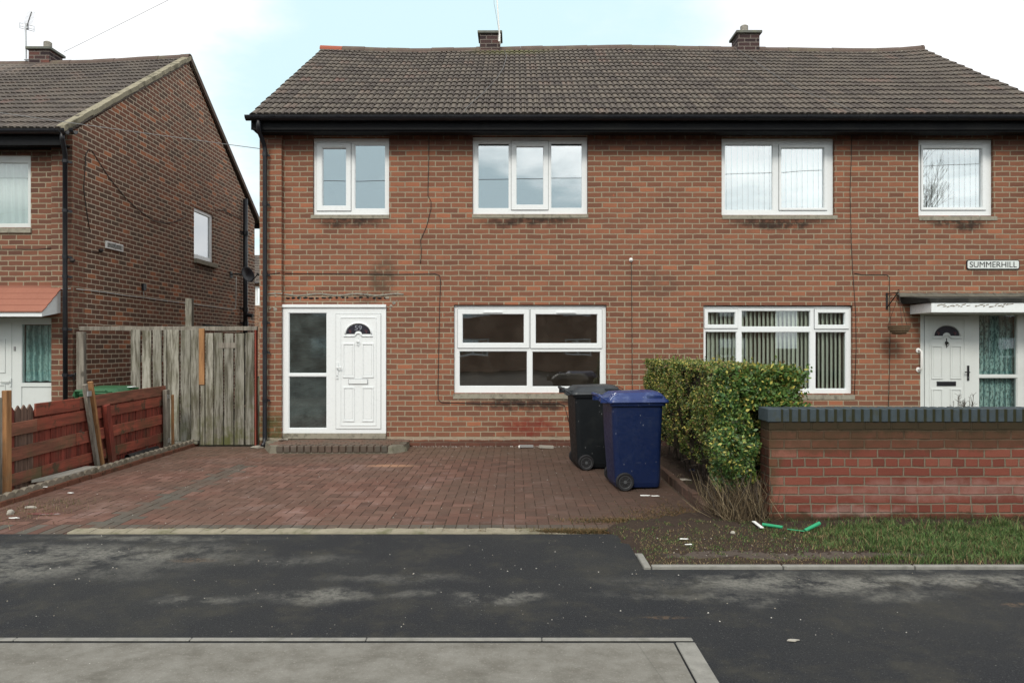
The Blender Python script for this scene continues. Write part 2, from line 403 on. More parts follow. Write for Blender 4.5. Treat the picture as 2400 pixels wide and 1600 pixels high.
M['chimney'] = brick_mat('sooty_chimney_brick', [(0, (.030,.021,.023)), (.4, (.050,.031,.031)), (.75, (.066,.038,.036)), (.95, (.12,.055,.045)), (1, (.16,.065,.05))], (.2,.17,.15))
M['fardull'] = brick_mat('far_brick', [(0, (.16,.08,.045)), (.5, (.24,.12,.07)), (1, (.3,.17,.1))][:1]+[(.4, (.2,.1,.06)), (1, (.3,.17,.1))], (.3,.25,.2))
M['upvc'] = plain('white_upvc', (.74,.77,.78), .3, .03, 2, .5, dirt=(.5,.5,.47), dirts=.05, bstr=.01)
M['upvc_old'] = plain('aged_white_upvc', (.60,.63,.62), .4, .05, 2, .45, dirt=(.38,.39,.36), dirts=.3, bstr=.02)
M['gasket'] = plain('grey_gasket', (.12,.13,.14), .6)
M['glass'] = glass_mat('window_glass', .08, (.92,.95,.94), .002)
M['glass_low'] = glass_mat('living_room_glass', .10, (.85,.85,.82), .012, .13, 0.0, (.17,.145,.12))  # brown diffuse layer stands in for the dim light seen in these panes
M['glass_up'] = glass_mat('upper_window_glass', .50, (.7,.74,.74), .003); M['glass_blind'] = glass_mat('blind_window_glass', .30, (.98,1,1), .003)
M['glass_dusty'] = glass_mat('dusty_glass', .07, (.55,.6,.6), .004, .17, .05)
M['fan'] = plain('leaded_fanlight_glass', (.03,.03,.04), .15, .3, 30)
M['conc'] = plain('sill_concrete', (.28,.26,.21), .9, .3, 18, .1, dirt=(.07,.065,.05), dirts=.7, bstr=.6)
M['blackpvc'] = plain('black_gutter_plastic', (.008,.009,.013), .38, .3, 3, .4, dirt=(.03,.03,.03), dirts=.35, bstr=.05)
M['fascia'] = plain('black_fascia', (.006,.0065,.008), .6, .3, 4, .15, dirt=(.02,.02,.018), dirts=.4)
M['cable'] = plain('black_cable', (.025,.02,.018), .6)
M['gcable'] = plain('grey_cable', (.25,.25,.25), .6)
M['rcable'] = plain('roof_cable', (.13,.13,.13), .6)
M['wcable'] = plain('white_cable', (.55,.55,.52), .5)
M['iron'] = plain('black_iron', (.015,.014,.014), .5)
M['alu'] = plain('dull_aluminium', (.42,.43,.44), .4, metal=.7)
M['black'] = plain('black_plastic', (.012,.012,.015), .35)
M['mortar'] = plain('mortar', (.34,.30,.22), .95, .35, 9, .1, dirt=(.12,.11,.07), dirts=.7, bstr=.9)
M['vergem'] = plain('lichened_verge_mortar', (.27,.245,.18), .95, .4, 7, .1, dirt=(.09,.085,.06), dirts=.8, bstr=1.0)
M['vergef'] = plain('grey_flashing_mortar', (.125,.118,.098), .95, .4, 9, .1, dirt=(.05,.05,.042), dirts=.7, bstr=.8)
M['stepb'] = plain('mossy_step_block', (.18,.165,.13), .9, .35, 14, .1, dirt=(.06,.07,.035), dirts=.7, bstr=.6)
M['wrap'] = plain('dull_red_film', (.16,.05,.045), .3, .5, 20, .5, dirt=(.35,.33,.32), dirts=.8)
M['scal'] = plain('grubby_edging_concrete', (.22,.19,.15), .95, .4, 12, .1, dirt=(.075,.07,.045), dirts=.8, bstr=.7)
M['obrick'] = plain('orange_edging_brick', (.15,.065,.043), .9, .4, 9, .1, dirt=(.05,.042,.028), dirts=.9, bstr=.5)
M['patch'] = plain('patched_mortar', (.28,.26,.22), .95, .35, 12, .1, dirt=(.06,.05,.045), dirts=.8, bstr=.9)
M['felt'] = plain('roofing_felt', (.035,.036,.034), .8, .4, 10, .2, dirt=(.14,.14,.12), dirts=.4, bstr=.5)
M['plaster'] = plain('room_plaster', (.22,.20,.17), .9)
M['darkroom'] = plain('dark_room_wall', (.26,.22,.18), .9)
M['curtain'] = plain('pale_net_curtain', (.62,.66,.66), .9, .06, 5)
def stripes_mat(name, a, b, sc=34, ax=0, lace=.4):
    m, k = newmat(name); v = OBJ(k); x = k.sep(v)[ax]
    s_ = k.m('SINE', k.m('ADD', k.m('MULTIPLY', x, sc*2), k.m('MULTIPLY', k.noise(v, 3, 3), 7)))
    n = k.noise(k.vadd(v, (1,1,.35), 'MULTIPLY'), 55, 3, .6)
    c = k.mix(k.step(s_, -.9, .9), b, a); c = k.mix(k.m('MULTIPLY', k.step(n, .46, .6), lace), c, tuple(x_*.35 for x_ in b))
    p = k('ShaderNodeBsdfPrincipled', {'Base Color': c, 'Roughness': .9, 'Specular IOR Level': .1})
    k('ShaderNodeOutputMaterial', {'Surface': p.outputs[0]}); return m
M['teal'] = stripes_mat('teal_curtain', (.42,.62,.60), (.16,.30,.30))
M['lace'] = stripes_mat('teal_lace_curtain', (.44,.62,.60), (.12,.24,.25), 38, 0, .75)
M['slat'] = plain('grey_green_blind_slat', (.74,.76,.66), .8, .08, 3)
M['slatw'] = plain('white_blind_slat', (.88,.88,.88), .8, .05, 3)
M['gatewood'] = wood_mat('silvered_timber', (.33,.315,.27), (.10,.09,.068), moss=(.085,.09,.03), mossy=.9)
M['newwood'] = wood_mat('orange_timber', (.36,.19,.085), (.22,.11,.05), moss=(.12,.11,.08), mossy=.5)
M['greypost'] = wood_mat('grey_post_timber', (.26,.235,.20), (.13,.115,.095), moss=(.09,.09,.05), mossy=.4)
M['redwood'] = wood_mat('red_stained_timber', (.34,.090,.058), (.19,.060,.042), axis=1, moss=(.085,.075,.04), mossy=.75, paint=(.10,.075,.05), paintf=.25)
M['redpicket'] = wood_mat('red_stained_picket', (.26,.058,.040), (.13,.036,.027), moss=(.08,.06,.04), mossy=.5, paint=(.22,.15,.12), paintf=.05)
M['brownboard'] = wood_mat('faded_brown_red_board', (.27,.105,.07), (.14,.065,.045), axis=1, moss=(.10,.095,.05), mossy=.8, paint=(.26,.06,.042), paintf=.12)
M['palepicket'] = wood_mat('faded_picket', (.20,.13,.10), (.10,.065,.05))
M['binblack'] = plain('black_bin_plastic', (.008,.010,.012), .5, .2, 3, .2, dirt=(.035,.038,.036), dirts=.45, bstr=.08, specks=.5)
M['binlidblack'] = plain('greyed_bin_lid', (.025,.03,.035), .45, .2, 4, .4, dirt=(.08,.085,.09), dirts=.35, bstr=.08)
M['binblue'] = plain('navy_bin_plastic', (.004,.013,.056), .42, .15, 3, .4, dirt=(.022,.035,.075), dirts=.45, bstr=.08, specks=.55)
M['binlidblue'] = plain('scuffed_blue_lid', (.012,.030,.13), .4, .2, 6, .4, dirt=(.15,.20,.34), dirts=.6, bstr=.08, specks=.6)
M['bingreen'] = plain('green_bin_plastic', (.02,.09,.035), .45, .15, 3, .4)
M['rubber'] = plain('black_rubber', (.012,.012,.014), .7)
M['hub'] = plain('grey_hub', (.07,.075,.08), .5)
M['white'] = plain('white_plastic', (.78,.78,.76), .5)
M['greenpipe'] = plain('green_plastic', (.02,.30,.14), .35, .1, 4)
M['signwhite'] = plain('sign_white', (.62,.66,.65), .4, .05, 6)
M['blue_brick'] = plain('slate_blue_coping_brick', (.048,.064,.074), .75, .3, 16, .2, dirt=(.05,.05,.025), dirts=.6, bstr=.5)
M['moss_joint'] = plain('mossy_joint', (.030,.031,.018), .95, .3, 20, .1)
M['redridge'] = plain('terracotta_ridge', (.30,.08,.045), .8, .2, 8)
M['ridge'] = plain('weathered_ridge_tile', (.115,.085,.072), .85, .35, 5, .2, dirt=(.15,.14,.09), dirts=.55, bstr=.5)
M['canopytile'] = plain('terracotta_canopy', (.29,.12,.082), .6, .12, 3, .3)
M['wicker'] = plain('brown_wicker', (.15,.10,.06), .9, .4, 40)
M['stone'] = plain('pale_stone', (.34,.32,.28), .9, .25, 10, .1)
M['wheelwell'] = M['rubber']
M['bark'] = plain('dark_bark', (.05,.04,.03), .95, .3, 6)
M['cylwhite'] = M['white']

def tile_mat(name, g, moss=True, gain=1.0):
    m, k = newmat(name); uv = UV(k); u, v = k.sep(uv)[0:2]
    row = k.m('FLOOR', k.m('DIVIDE', v, g)); c = k.m('FLOOR', k.m('ADD', k.m('DIVIDE', k.m('ADD', u, 3.96-.0394), .197), k.m('MULTIPLY', row, .0)))
    rnd = k('ShaderNodeTexWhiteNoise', {'Vector': k.xyz(c, row, 0.0)}, noise_dimensions='3D').outputs[0]
    big = k.noise(uv, .8, 4, .6)
    r = k.m('ADD', k.m('MULTIPLY', rnd, .75), k.m('MULTIPLY', big, .35))
    col = k.ramp(r, [(p_, tuple(q_*gain for q_ in c_)) for p_, c_ in [(0, (.078,.064,.059)), (.3, (.110,.092,.080)), (.6, (.135,.115,.097)), (.85, (.160,.134,.110)), (1, (.185,.115,.098))]])
    n = k.noise(uv, 30, 6, .7); col = k.mix(k.step(n, .45, .72, 0, .55), col, (.05,.042,.04))
    col = k.mix(k.step(k.noise(uv, 5, 6, .65), .5, .75, 0, .5), col, (.15,.145,.115))
    fr_ = k.m('FRACT', k.m('DIVIDE', k.m('ADD', u, 3.96), .0985)); col = k.mix(k.step(k.m('ABSOLUTE', k.m('SUBTRACT', fr_, .6)), .30, .42, 0, .6), col, (.055,.047,.045))
    f2 = k.m('FRACT', k.m('DIVIDE', k.m('ADD', u, 3.96), .197)); col = k.mix(k.step(k.m('ABSOLUTE', k.m('SUBTRACT', f2, .84)), .028, .012, 0, .85), col, (.012,.010,.010))
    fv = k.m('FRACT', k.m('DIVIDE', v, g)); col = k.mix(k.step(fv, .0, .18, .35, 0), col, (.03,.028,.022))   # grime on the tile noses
    if moss:
        mk = k('ShaderNodeVectorMath', operation='LENGTH'); k.put(mk.inputs[0], k.vadd(k.vadd(uv, (-.1, 4.75, 0), 'SUBTRACT'), (1/1.1, 1/.55, 0), 'MULTIPLY'))
        col = k.mix(k.m('MULTIPLY', k.step(mk.outputs['Value'], 1.1, .2), k.step(n, .3, .6, .2, .8)), col, (.15,.15,.06))
    finish(k, col, .85, n, .3, .006, .2); return m
TG = .288
M['tile'] = tile_mat('brown_concrete_tile', TG, True, .88); M['tile2'] = tile_mat('grey_concrete_tile', TG, False, 1.05)

def asphalt():
    m, k = newmat('worn_asphalt'); uv = UV(k)
    n = k.noise(uv, 140, 4, .75); n2 = k.noise(uv, 30, 5, .7); big = k.noise(uv, .55, 6, .6)
    col = k.ramp(n, [(.28, (.004,.005,.007)), (.5, (.013,.0148,.018)), (.72, (.048,.050,.053))])
    col = k.mix(k.step(big, .40, .66, 0, .45), col, (.036,.037,.034))
    n3 = k.noise(uv, 11, 7, .7); n4 = k.noise(k.vadd(uv, (7, 3, 0)), 2.3, 8, .7); n5 = k.noise(uv, 62, 3, .7)
    col = k.mix(k.step(n5, .56, .72, 0, .5), col, (.085,.085,.082)); col = k.mix(k.step(n5, .42, .28, 0, .6), col, (.006,.007,.009))
    col = k.mix(k.m('MULTIPLY', k.step(n4, .47, .64), k.step(n3, .35, .62, .3, .75)), col, (.044,.042,.034))
    # pale dusty patches
    wv = k.vadd(uv, k.scale(k.vadd(k.noise(uv, 1.6, 7, .68, col=True), (.5,.5,.5), 'SUBTRACT'), .62))
    br = k.m('MULTIPLY', k.step(k.noise(uv, 4, 9, .75), .38, .58), k.step(n2, .30, .62, .35, 1.0))
    for (a, b, ru, rv, s_) in ((1.75,4.70,1.0,.18,1.0),(2.9,4.74,1.35,.15,1.0),(3.6,4.55,.5,.06,.5),(2.35,4.45,.32,.12,.7),(1.4,4.4,.3,.10,.6),(-2.9,5.35,.85,.28,1.0),(-3.7,4.95,1.2,.24,.9),(-3.9,5.3,.7,.2,.8),(-3.0,5.8,.9,.07,.7),(-1.25,4.42,.30,.13,1.0),(-1.9,4.38,.25,.08,.7),(-.65,4.5,.25,.10,.5),(-.1,4.42,.22,.10,1.0),(.1,4.4,.16,.06,.55),(-1.6,5.2,.45,.10,.45),(-.8,4.8,.5,.08,.4),(1.0,4.45,.5,.05,.4),(-4.3,5.5,.9,.12,.5),(3.2,5.0,.9,.05,.5)):
        d = k('ShaderNodeVectorMath', operation='LENGTH'); k.put(d.inputs[0], k.vadd(k.vadd(wv, (a, b, 0), 'SUBTRACT'), (1/ru, 1/rv, 0), 'MULTIPLY'))
        col = k.mix(k.m('MULTIPLY', k.m('MULTIPLY', k.step(d.outputs['Value'], 1.5, .2), br), s_*.85), col, (.200,.195,.172))
    for (a, b, ru, rv, s_) in ((3.0,4.3,.14,.05,.6),(2.9,3.95,.12,.05,.55),(.85,4.1,.16,.03,.5),(-2.3,5.2,.2,.07,.5),(1.9,5.0,.1,.04,.3)):
        d = k('ShaderNodeVectorMath', operation='LENGTH'); k.put(d.inputs[0], k.vadd(k.vadd(uv, (a, b, 0), 'SUBTRACT'), (1/ru, 1/rv, 0), 'MULTIPLY'))
        col = k.mix(k.m('MULTIPLY', k.m('MULTIPLY', k.step(d.outputs['Value'], 1.1, .4), k.step(n2, .4, .6)), s_), col, (.15,.10,.06))
    vo = k('ShaderNodeTexVoronoi', {'Vector': uv, 'Scale': 26.0}); rc = k.sep(vo.outputs['Color'])[0]
    sp = k.m('MULTIPLY', k.step(vo.outputs['Distance'], .10, .05), k.m('GREATER_THAN', rc, .94))
    col = k.mix(k.m('MULTIPLY', sp, .7), col, (.36,.36,.33))
    vo2 = k('ShaderNodeTexVoronoi', {'Vector': uv, 'Scale': 75.0}); rc2 = k.sep(vo2.outputs['Color'])[1]
    sp2 = k.m('MULTIPLY', k.step(vo2.outputs['Distance'], .25, .12), k.m('GREATER_THAN', rc2, .88))
    col = k.mix(k.m('MULTIPLY', sp2, .5), col, (.20,.20,.19))
    finish(k, col, .8, k.m('ADD', n, k.m('MULTIPLY', n5, 1.2)), .9, .008, .3); return m
M['asphalt'] = asphalt()

def concrete_bay():
    m, k = newmat('worn_concrete'); uv = UV(k)
    n = k.noise(uv, 160, 4, .75); n2 = k.noise(k.vadd(uv, (1, 1.3, 1), 'MULTIPLY'), 4.0, 9, .72)
    col = k.ramp(n2, [(.3, (.105,.098,.083)), (.5, (.175,.168,.148)), (.7, (.225,.218,.196))])
    col = k.mix(k.step(n, .45, .7, 0, .5), col, (.12,.115,.10)); col = k.mix(k.step(n, .40, .25, 0, .4), col, (.36,.35,.32))
    vo = k('ShaderNodeTexVoronoi', {'Vector': uv, 'Scale': 22.0}); rc = k.sep(vo.outputs['Color'])[0]
    col = k.mix(k.m('MULTIPLY', k.step(vo.outputs['Distance'], .09, .05), k.m('GREATER_THAN', rc, .92)), col, (.55,.54,.5))
    u, v = k.sep(uv)[0:2]
    col = k.mix(k.step(k.noise(uv, 9, 8, .75), .42, .66, 0, .45), col, (.115,.105,.088)); col = k.mix(k.step(k.noise(uv, 70, 3, .7), .56, .72, 0, .5), col, (.33,.32,.28))
    lw = k.m('ABSOLUTE', k.m('SUBTRACT', k.m('ADD', u, k.m('MULTIPLY', v, .12)), 1.075))
    col = k.mix(k.step(lw, .006, .001, 0, .35), col, (.08,.08,.07))
    col = k.mix(k.m('MULTIPLY', k.step(k.noise(uv, 3.2, 6, .6), .62, .72), .5), col, (.10,.095,.08))
    finish(k, col, .85, n, .5, .004, .25); return m
M['bay'] = concrete_bay()
M['kerb'] = plain('kerb_concrete', (.23,.225,.205), .9, .3, 14, .2, dirt=(.11,.11,.095), dirts=.6, bstr=.5)
M['strip'] = plain('rough_concrete_strip', (.27,.245,.185), .95, .3, 10, .1, dirt=(.10,.105,.05), dirts=.7, bstr=.8)

def paver_mat():
    m, k = newmat('red_block_paving'); uv = UV(k); t = k('ShaderNodeAttribute', attribute_name='tint').outputs['Fac']
    # tint: 0..1 reds, above 1.5 grey blocks
    red = k.ramp(t, [(0, (.078,.038,.028)), (.35, (.112,.052,.038)), (.7, (.148,.068,.049)), (1, (.20,.104,.080))])
    grey = k.mix(k.m('SUBTRACT', t, 2.0, clamp=True), (.070,.072,.060), (.115,.116,.098))
    col = k.mix(k.m('GREATER_THAN', t, 1.5), red, grey)
    n = k.noise(uv, 110, 4, .7); b = k.noise(uv, .9, 6, .65); spk = k.noise(uv, 35, 6, .75)
    col = k.mix(k.step(spk, .50, .68, 0, .5), col, (.055,.038,.028)); col = k.mix(k.step(spk, .44, .32, 0, .35), col, (.26,.17,.14)); b2 = k.noise(k.vadd(uv, (5.3, 1.7, 0)), 1.7, 7, .65)
    col = k.mix(k.step(n, .4, .72, 0, .45), col, (.06,.04,.033))
    col = k.mix(k.step(b, .40, .60, .12, .70), col, (.100,.063,.046))            # brown silt
    col = k.mix(k.step(b2, .52, .72, 0, .5), col, (.27,.185,.165))            # pale dusty bloom
    u, v = k.sep(uv)[0:2]
    col = k.mix(k.m('MULTIPLY', k.step(v, 9.2, 10.8), k.step(n, .2, .5, .3, .55)), col, (.095,.068,.045))
    col = k.mix(k.m('MULTIPLY', k.step(u, -1.2, 1.5), k.step(b2, .30, .6, .45, .9)), col, (.062,.040,.029))
    d = k('ShaderNodeVectorMath', operation='LENGTH'); k.put(d.inputs[0], k.vadd(k.vadd(uv, (-1.6, 9.35, 0), 'SUBTRACT'), (1/.42, 1/.13, 0), 'MULTIPLY'))
    col = k.mix(k.m('MULTIPLY', k.step(d.outputs['Value'], 1.1, .3), k.step(b2, .3, .5, .3, .8)), col, (.36,.20,.12))
    vo = k('ShaderNodeTexVoronoi', {'Vector': uv, 'Scale': 14.0}); rc = k.sep(vo.outputs['Color'])[0]
    col = k.mix(k.m('MULTIPLY', k.step(vo.outputs['Distance'], .09, .05), k.m('GREATER_THAN', rc, .88)), col, (.5,.48,.44))
    finish(k, col, .82, n, .5, .004, .3); return m
M['paver'] = paver_mat()
def soil_mat(name, a, b, c):
    m, k = newmat(name); uv = UV(k)
    n = k.noise(uv, 40, 7, .75); b1 = k.noise(uv, 2.2, 6, .6)
    col = k.mix(n, a, b); col = k.mix(k.step(b1, .48, .66, 0, .7), col, c)
    finish(k, col, .95, n, 1.0, .02, .15); return m
M['soil'] = soil_mat('damp_soil', (.022,.015,.012), (.078,.055,.043), (.050,.038,.026))
M['joint'] = soil_mat('joint_dirt', (.035,.026,.02), (.105,.078,.058), (.085,.07,.045))
M['earth'] = soil_mat('garden_earth', (.04,.035,.02), (.08,.07,.04), (.05,.07,.025))
M['mud'] = soil_mat('smooth_mud', (.080,.063,.053), (.115,.092,.078), (.035,.025,.020))
M['leaf'] = attr_mat('leaves', .45, .25, .4); M['blade'] = attr_mat('grass_blades', .6, .3, .2); M['grit'] = attr_mat('gravel_chips', .9)
M['core'] = soil_mat('hedge_twig_core', (.012,.010,.006), (.035,.028,.016), (.016,.022,.008))

# ------------------------------------------------------------------ ground
g = MB(); g.face([(-600,-600,-.06),(600,-600,-.06),(600,600,-.06),(-600,600,-.06)]); tag(g.build('ground', M['earth']), kind='structure')
def slab(name, rects, z0, z1, mat, **kw):
    b = MB()
    for (x0, x1, y0, y1) in rects: b.box(x0, x1, y0, y1, z0, z1)
    return tag(b.build(name, mat, **kw), kind='structure')
slab('pavement', [(-30, 30, -9, 4.985), (-30, .885, 4.985, 5.93)], -.058, 0.0, M['asphalt'])
slab('concrete_bay', [(-9, .815, .6, 3.735)], .001, .006, M['bay'])
slab('road', [(-30, 30, -20, -9)], -.055, -.002, M['asphalt'])
b = MB()
xx = -9.0
while xx < .80: b.box(xx+.0015, min(xx+.912, .925), 3.762, 3.80, .001, .009); xx += .914
b.box(.825, .925, .6, 2.4, .001, .012); b.box(.825, .925, 2.406, 3.732, .001, .012)
tag(b.build('kerb', M['kerb'], bevel=.005), kind='structure')
b = MB(); xx = .94
while xx < 12: b.box(xx+.003, xx+.9, 4.988, 5.035, -.05, .022); xx += .906
b.box(.887, .935, 4.99, 5.32, -.05, .018); b.box(.887, .933, 5.325, 5.9, -.05, -.004)
tag(b.build('edging_strip', M['kerb'], bevel=.005), kind='structure')
# rough concrete strip in front of the drive
b = MB(); xs = np.arange(-3.66, 1.06, .06)
for i in range(len(xs)-1):
    w0, w1 = .012*sin(i*.9), .012*sin((i+1)*.9); h = .010+.006*random.random()-.020*min(1, max(0, (xs[i]-.05)/.5))
    b.face([(xs[i], 5.935+w0*.5, h), (xs[i+1], 5.935+w1*.5, h), (xs[i+1], 6.05+w1, h+.004), (xs[i], 6.05+w0, h+.004)])
    b.face([(xs[i], 5.925+w0*.5, -.03), (xs[i+1], 5.925+w1*.5, -.03), (xs[i+1], 5.935+w1*.5, h), (xs[i], 5.935+w0*.5, h)])
tag(b.build('concrete_strip', M['strip']), kind='structure')
# block paved drive: basket weave with soldier borders
b = MB(); b2 = MB()
XL, XR, Y0, Y1 = -4.905, 1.70, 6.26, 11.19
def block(x0, x1, y0, y1, t):
    j = .0015; c = .0028; z = random.uniform(-.0012, .0012); tz = [random.uniform(-.0015, .0015) for _ in range(4)]
    x0 += j; x1 -= j; y0 += j; y1 -= j
    top = [(x0+c, y0+c, z+tz[0]), (x1-c, y0+c, z+tz[1]), (x1-c, y1-c, z+tz[2]), (x0+c, y1-c, z+tz[3])]
    bot = [(x0, y0, z-.006), (x1, y0, z-.006), (x1, y1, z-.006), (x0, y1, z-.006)]
    b.face(top, 0, t)
    for a in range(4): b.face([bot[a], bot[(a+1) % 4], top[(a+1) % 4], top[a]], 0, t)
NX, NY = int(round((XR-XL)/.1)), int(round((Y1-Y0)/.1))
for i in range(-1, NX):
    for j in range(-1, NY):
        k = (i-j) % 4; x, y = XL+i*.1, Y0+j*.1
        t = min(1, max(0, random.gauss(.62 if x < -.8 else .42, .27)))
        if k == 0: r_ = (max(x, XL), min(x+.2, XR), y, min(y+.1, Y1))
        elif k == 3: r_ = (x, min(x+.1, XR), max(y, Y0), min(y+.2, Y1))
        else: continue
        if r_[1]-r_[0] < .05 or r_[3]-r_[2] < .05 or r_[0] < XL-.01 or r_[2] < Y0-.01: continue
        if abs((r_[0]+r_[1])/2+3.5) < .16 and r_[2] < 9.3: t = 2.0+random.random()*.7 if abs((r_[0]+r_[1])/2+3.5) < .11 else t
        block(*r_, t)
x = -6.0
while x < 1.68:
    yy0 = 6.05 if x > -3.7 else 5.94
    block(x, x+.1, yy0, 6.25, 2.0+random.random()*.8 if (x > -3.6 or random.random() < .8) else .3)
    x += .1
tag(b.build('driveway', M['paver']), kind='structure')
g = MB(); g.face([(XL-1.2, 5.92, -.0055), (XR+.06, 5.92, -.0055), (XR+.06, 11.25, -.0055), (XL-1.2, 11.25, -.0055)]); tag(g.build('driveway_bed', M['joint']), kind='structure')

def hmesh(name, x0, x1, y0, y1, step, hf, mat):
    nx, ny = int((x1-x0)/step)+1, int((y1-y0)/step)+1
    b = MB(); pts = [[(x0+i*(x1-x0)/nx, y0+j*(y1-y0)/ny) for j in range(ny+1)] for i in range(nx+1)]
    b.v = [(p[0], p[1], hf(*p)) for c in pts for p in c]
    for i in range(nx):
        for j in range(ny):
            q = i*(ny+1)+j; b.f.append((q, q+ny+1, q+ny+2, q+1)); b.mi.append(0); b.t.append(1.0)
    return b.build(name, mat, smooth=True)
from mathutils import noise as mn
def nz(x, y, s, o=0.0): return mn.fractal(Vector((x*s+o, y*s-o, o)), .6, 2.0, 5)
def verge_h(x, y):
    h = .022+.014*nz(x, y, 2.2)+.006*nz(x, y, 9, 3)
    h += .03*max(0, min(1, (y-5.6)/.5))
    rd = ((x-2.0)/1.05)**2+((y-5.25-.02*sin(x*5))/.10)**2+.9*nz(x, y, 6, 8)
    if rd < 1: h -= .016*(1-max(0, rd))
    lx = (.935 if y < 5.32 else .90-.25*(y-5.32)-.10*nz(0, y, 4)) if y < 5.95 else (.70 if y < 6.1 else .75+(y-6.1)*1.9)+.16*nz(0, y, 3)      # ragged left edge over the drive
    e = min((x-lx)/.10, (y-5.03)/.05)
    if e < 1: h = h*max(0, e)-.02*(1-max(-1, e)) if e > -1 else -.05
    return max(-.05, h)
tag(hmesh('verge_soil', .3, 9.0, 5.02, 6.55, .035, verge_h, M['soil']), kind='structure')
def bed_h(x, y): return .03+.02*nz(x, y, 3)+.008*nz(x, y, 12, 5) if x > 1.79 else .0
tag(hmesh('soil_bed', 1.79, 2.9, 6.5, 11.0, .05, bed_h, M['soil']), kind='structure')
slab('garden', [(2.9, 12, 6.45, 11.19)], -.05, .02, M['earth'])
# mud ruts worn into the verge
def mud_h(x, y):
    rd = ((x-2.0)/1.05)**2+((y-5.25-.02*sin(x*5))/.10)**2+.9*nz(x, y, 6, 8)
    return verge_h(x, y)+.003*min(1, (1-rd)*6)+.002*nz(x, y, 16, 2) if rd < 1.1 else verge_h(x, y)-.006
tag(hmesh('mud_rut', .98, 3.1, 5.07, 5.45, .02, mud_h, M['mud']), kind='structure')

# ------------------------------------------------------------------ houses
def roof(parent, x0, x1, yE, zE, yR, zR, mat, sag, ridge_mat, yB=None, name='roof'):
    dy, dz = yR-yE, zR-zE; L = math.hypot(dy, dz); d = Vector((0, dy/L, dz/L)); n = Vector((0, -dz/L, dy/L))
    rows = int(round(L/TG)); gg = L/rows; P = .0985
    fr = [(0, 0), (.16, .0), (.24, .012), (.34, .021), (.60, .022), (.84, .020), (.94, .010)]
    xs = []; k = 0
    while True:
        done = False
        for f, h in fr:
            x = x0+(k+f)*P
            if x >= x1: done = True; break
            xs.append((x, h))
        if done: break
        k += 1
    xs.append((x1, .0))
    b = MB(); nx = len(xs); uv = []
    def pt(x, s, h): 
        f = s/L; sg = sag(x)*f
        j = .004*sin(x*2.1+s*5)
        q = Vector((x, yE, zE))+d*s+n*(h+j); q.z += sg; return tuple(q)
    for r in range(rows):
        s0, s1 = r*gg, min((r+1)*gg+.02, L)
        base = len(b.v); lift = .026
        wob = [.004*mn.noise(Vector((x/.31, r*3.1, 0))) for x, h in xs]
        for (x, h), wo_ in zip(xs, wob): b.v.append(pt(x, s0, h-.004 if r else h-.02))
        for (x, h), wo_ in zip(xs, wob): b.v.append(pt(x, s0-.012+wo_*2, h+lift+wo_))
        for (x, h), wo_ in zip(xs, wob): b.v.append(pt(x, s1, h+.004))
        for i in range(nx-1):
            for q in (0, 1):
                a = base+q*nx+i; b.f.append((a, a+1, a+nx+1, a+nx)); b.mi.append(0); b.t.append(1.0)
                ss = (s0+.001, s0+.01) if q == 0 else (s0+.01, s1-.021)
                uv += [xs[i][0], ss[0], xs[i+1][0], ss[0], xs[i+1][0], ss[1], xs[i][0], ss[1]]
        for side in (0, nx-1):
            b.f.append((base+side, base+nx+side, base+2*nx+side)); b.mi.append(0); b.t.append(1.0); xx = xs[side][0]; uv += [xx, s0+.01]*3
    o = b.build(name, mat, parent, uv=uv)
    # back slope, underside
    c = MB(); yb = yB if yB else 2*yR-yE
    N = 24
    for i in range(N):
        a, e = x0+(x1-x0)*i/N, x0+(x1-x0)*(i+1)/N
        c.face([(a, yR, zR+sag(a)-.01), (e, yR, zR+sag(e)-.01), (e, yb, zE), (a, yb, zE)])
    c.face([(x0, yE+.05, zE-.03), (x0, yR, zR-.09), (x1, yR, zR-.09), (x1, yE+.05, zE-.03)])
    c.face([(x0, yE+.03, zE), (x0, yR, zR-.02), (x0, yR, zR-.09), (x0, yE+.05, zE-.05)]); c.face([(x1, yE+.03, zE), (x1, yR, zR-.02), (x1, yR, zR-.09), (x1, yE+.05, zE-.05)])
    c.face([(x0, yR, zR-.02), (x0, yb, zE), (x0, yb, zE-.07), (x0, yR, zR-.09)]); c.face([(x1, yR, zR-.02), (x1, yb, zE), (x1, yb, zE-.07), (x1, yR, zR-.09)])
    c.build('back_slope', mat, o)
    # ridge tiles
    r = MB(); x = x0-.02; first = None; q = 0
    while x < x1:
        e = min(x+.455, x1+.02); tgt = r
        if q == 0 and ridge_mat: tgt = first = MB()
        rr = .115+.004*(q % 2); rings = []
        for xx in (x+.002, e-.002):
            zz = zR+sag(xx)+.02-.06; tw = random.uniform(-.004, .004)
            rings.append([(xx, yR+cos(a)*rr*1.05, zz+tw+sin(a)*rr) for a in np.linspace(pi, 0, 9)])
            rings[-1] += [(xx, yR+cos(a)*(rr-.02), zz+tw+sin(a)*(rr-.02)) for a in np.linspace(0, pi, 9)]
        tgt.loft(rings); x = e; q += 1
    r.build('ridge', M['ridge'], o, smooth=False)
    if first: tag(first.build('ridge_tile', M['redridge'], o), 'orange terracotta end ridge tile')
    # mortar bedding under the ridge
    mb = MB(); N = 60
    for i in range(N):
        a, e = x0+(x1-x0)*i/N, x0+(x1-x0)*(i+1)/N; s0 = L-.13-.012*sin(i*1.9)
        for (sg1, sg2) in ((1, 1),):
            mb.face([pt(a, s0, .028), pt(e, s0, .028), pt(e, L-.02, .05), pt(a, L-.02, .05)])
    mb.build('ridge_bedding', M['patch'], o)
    return o, d, n, L

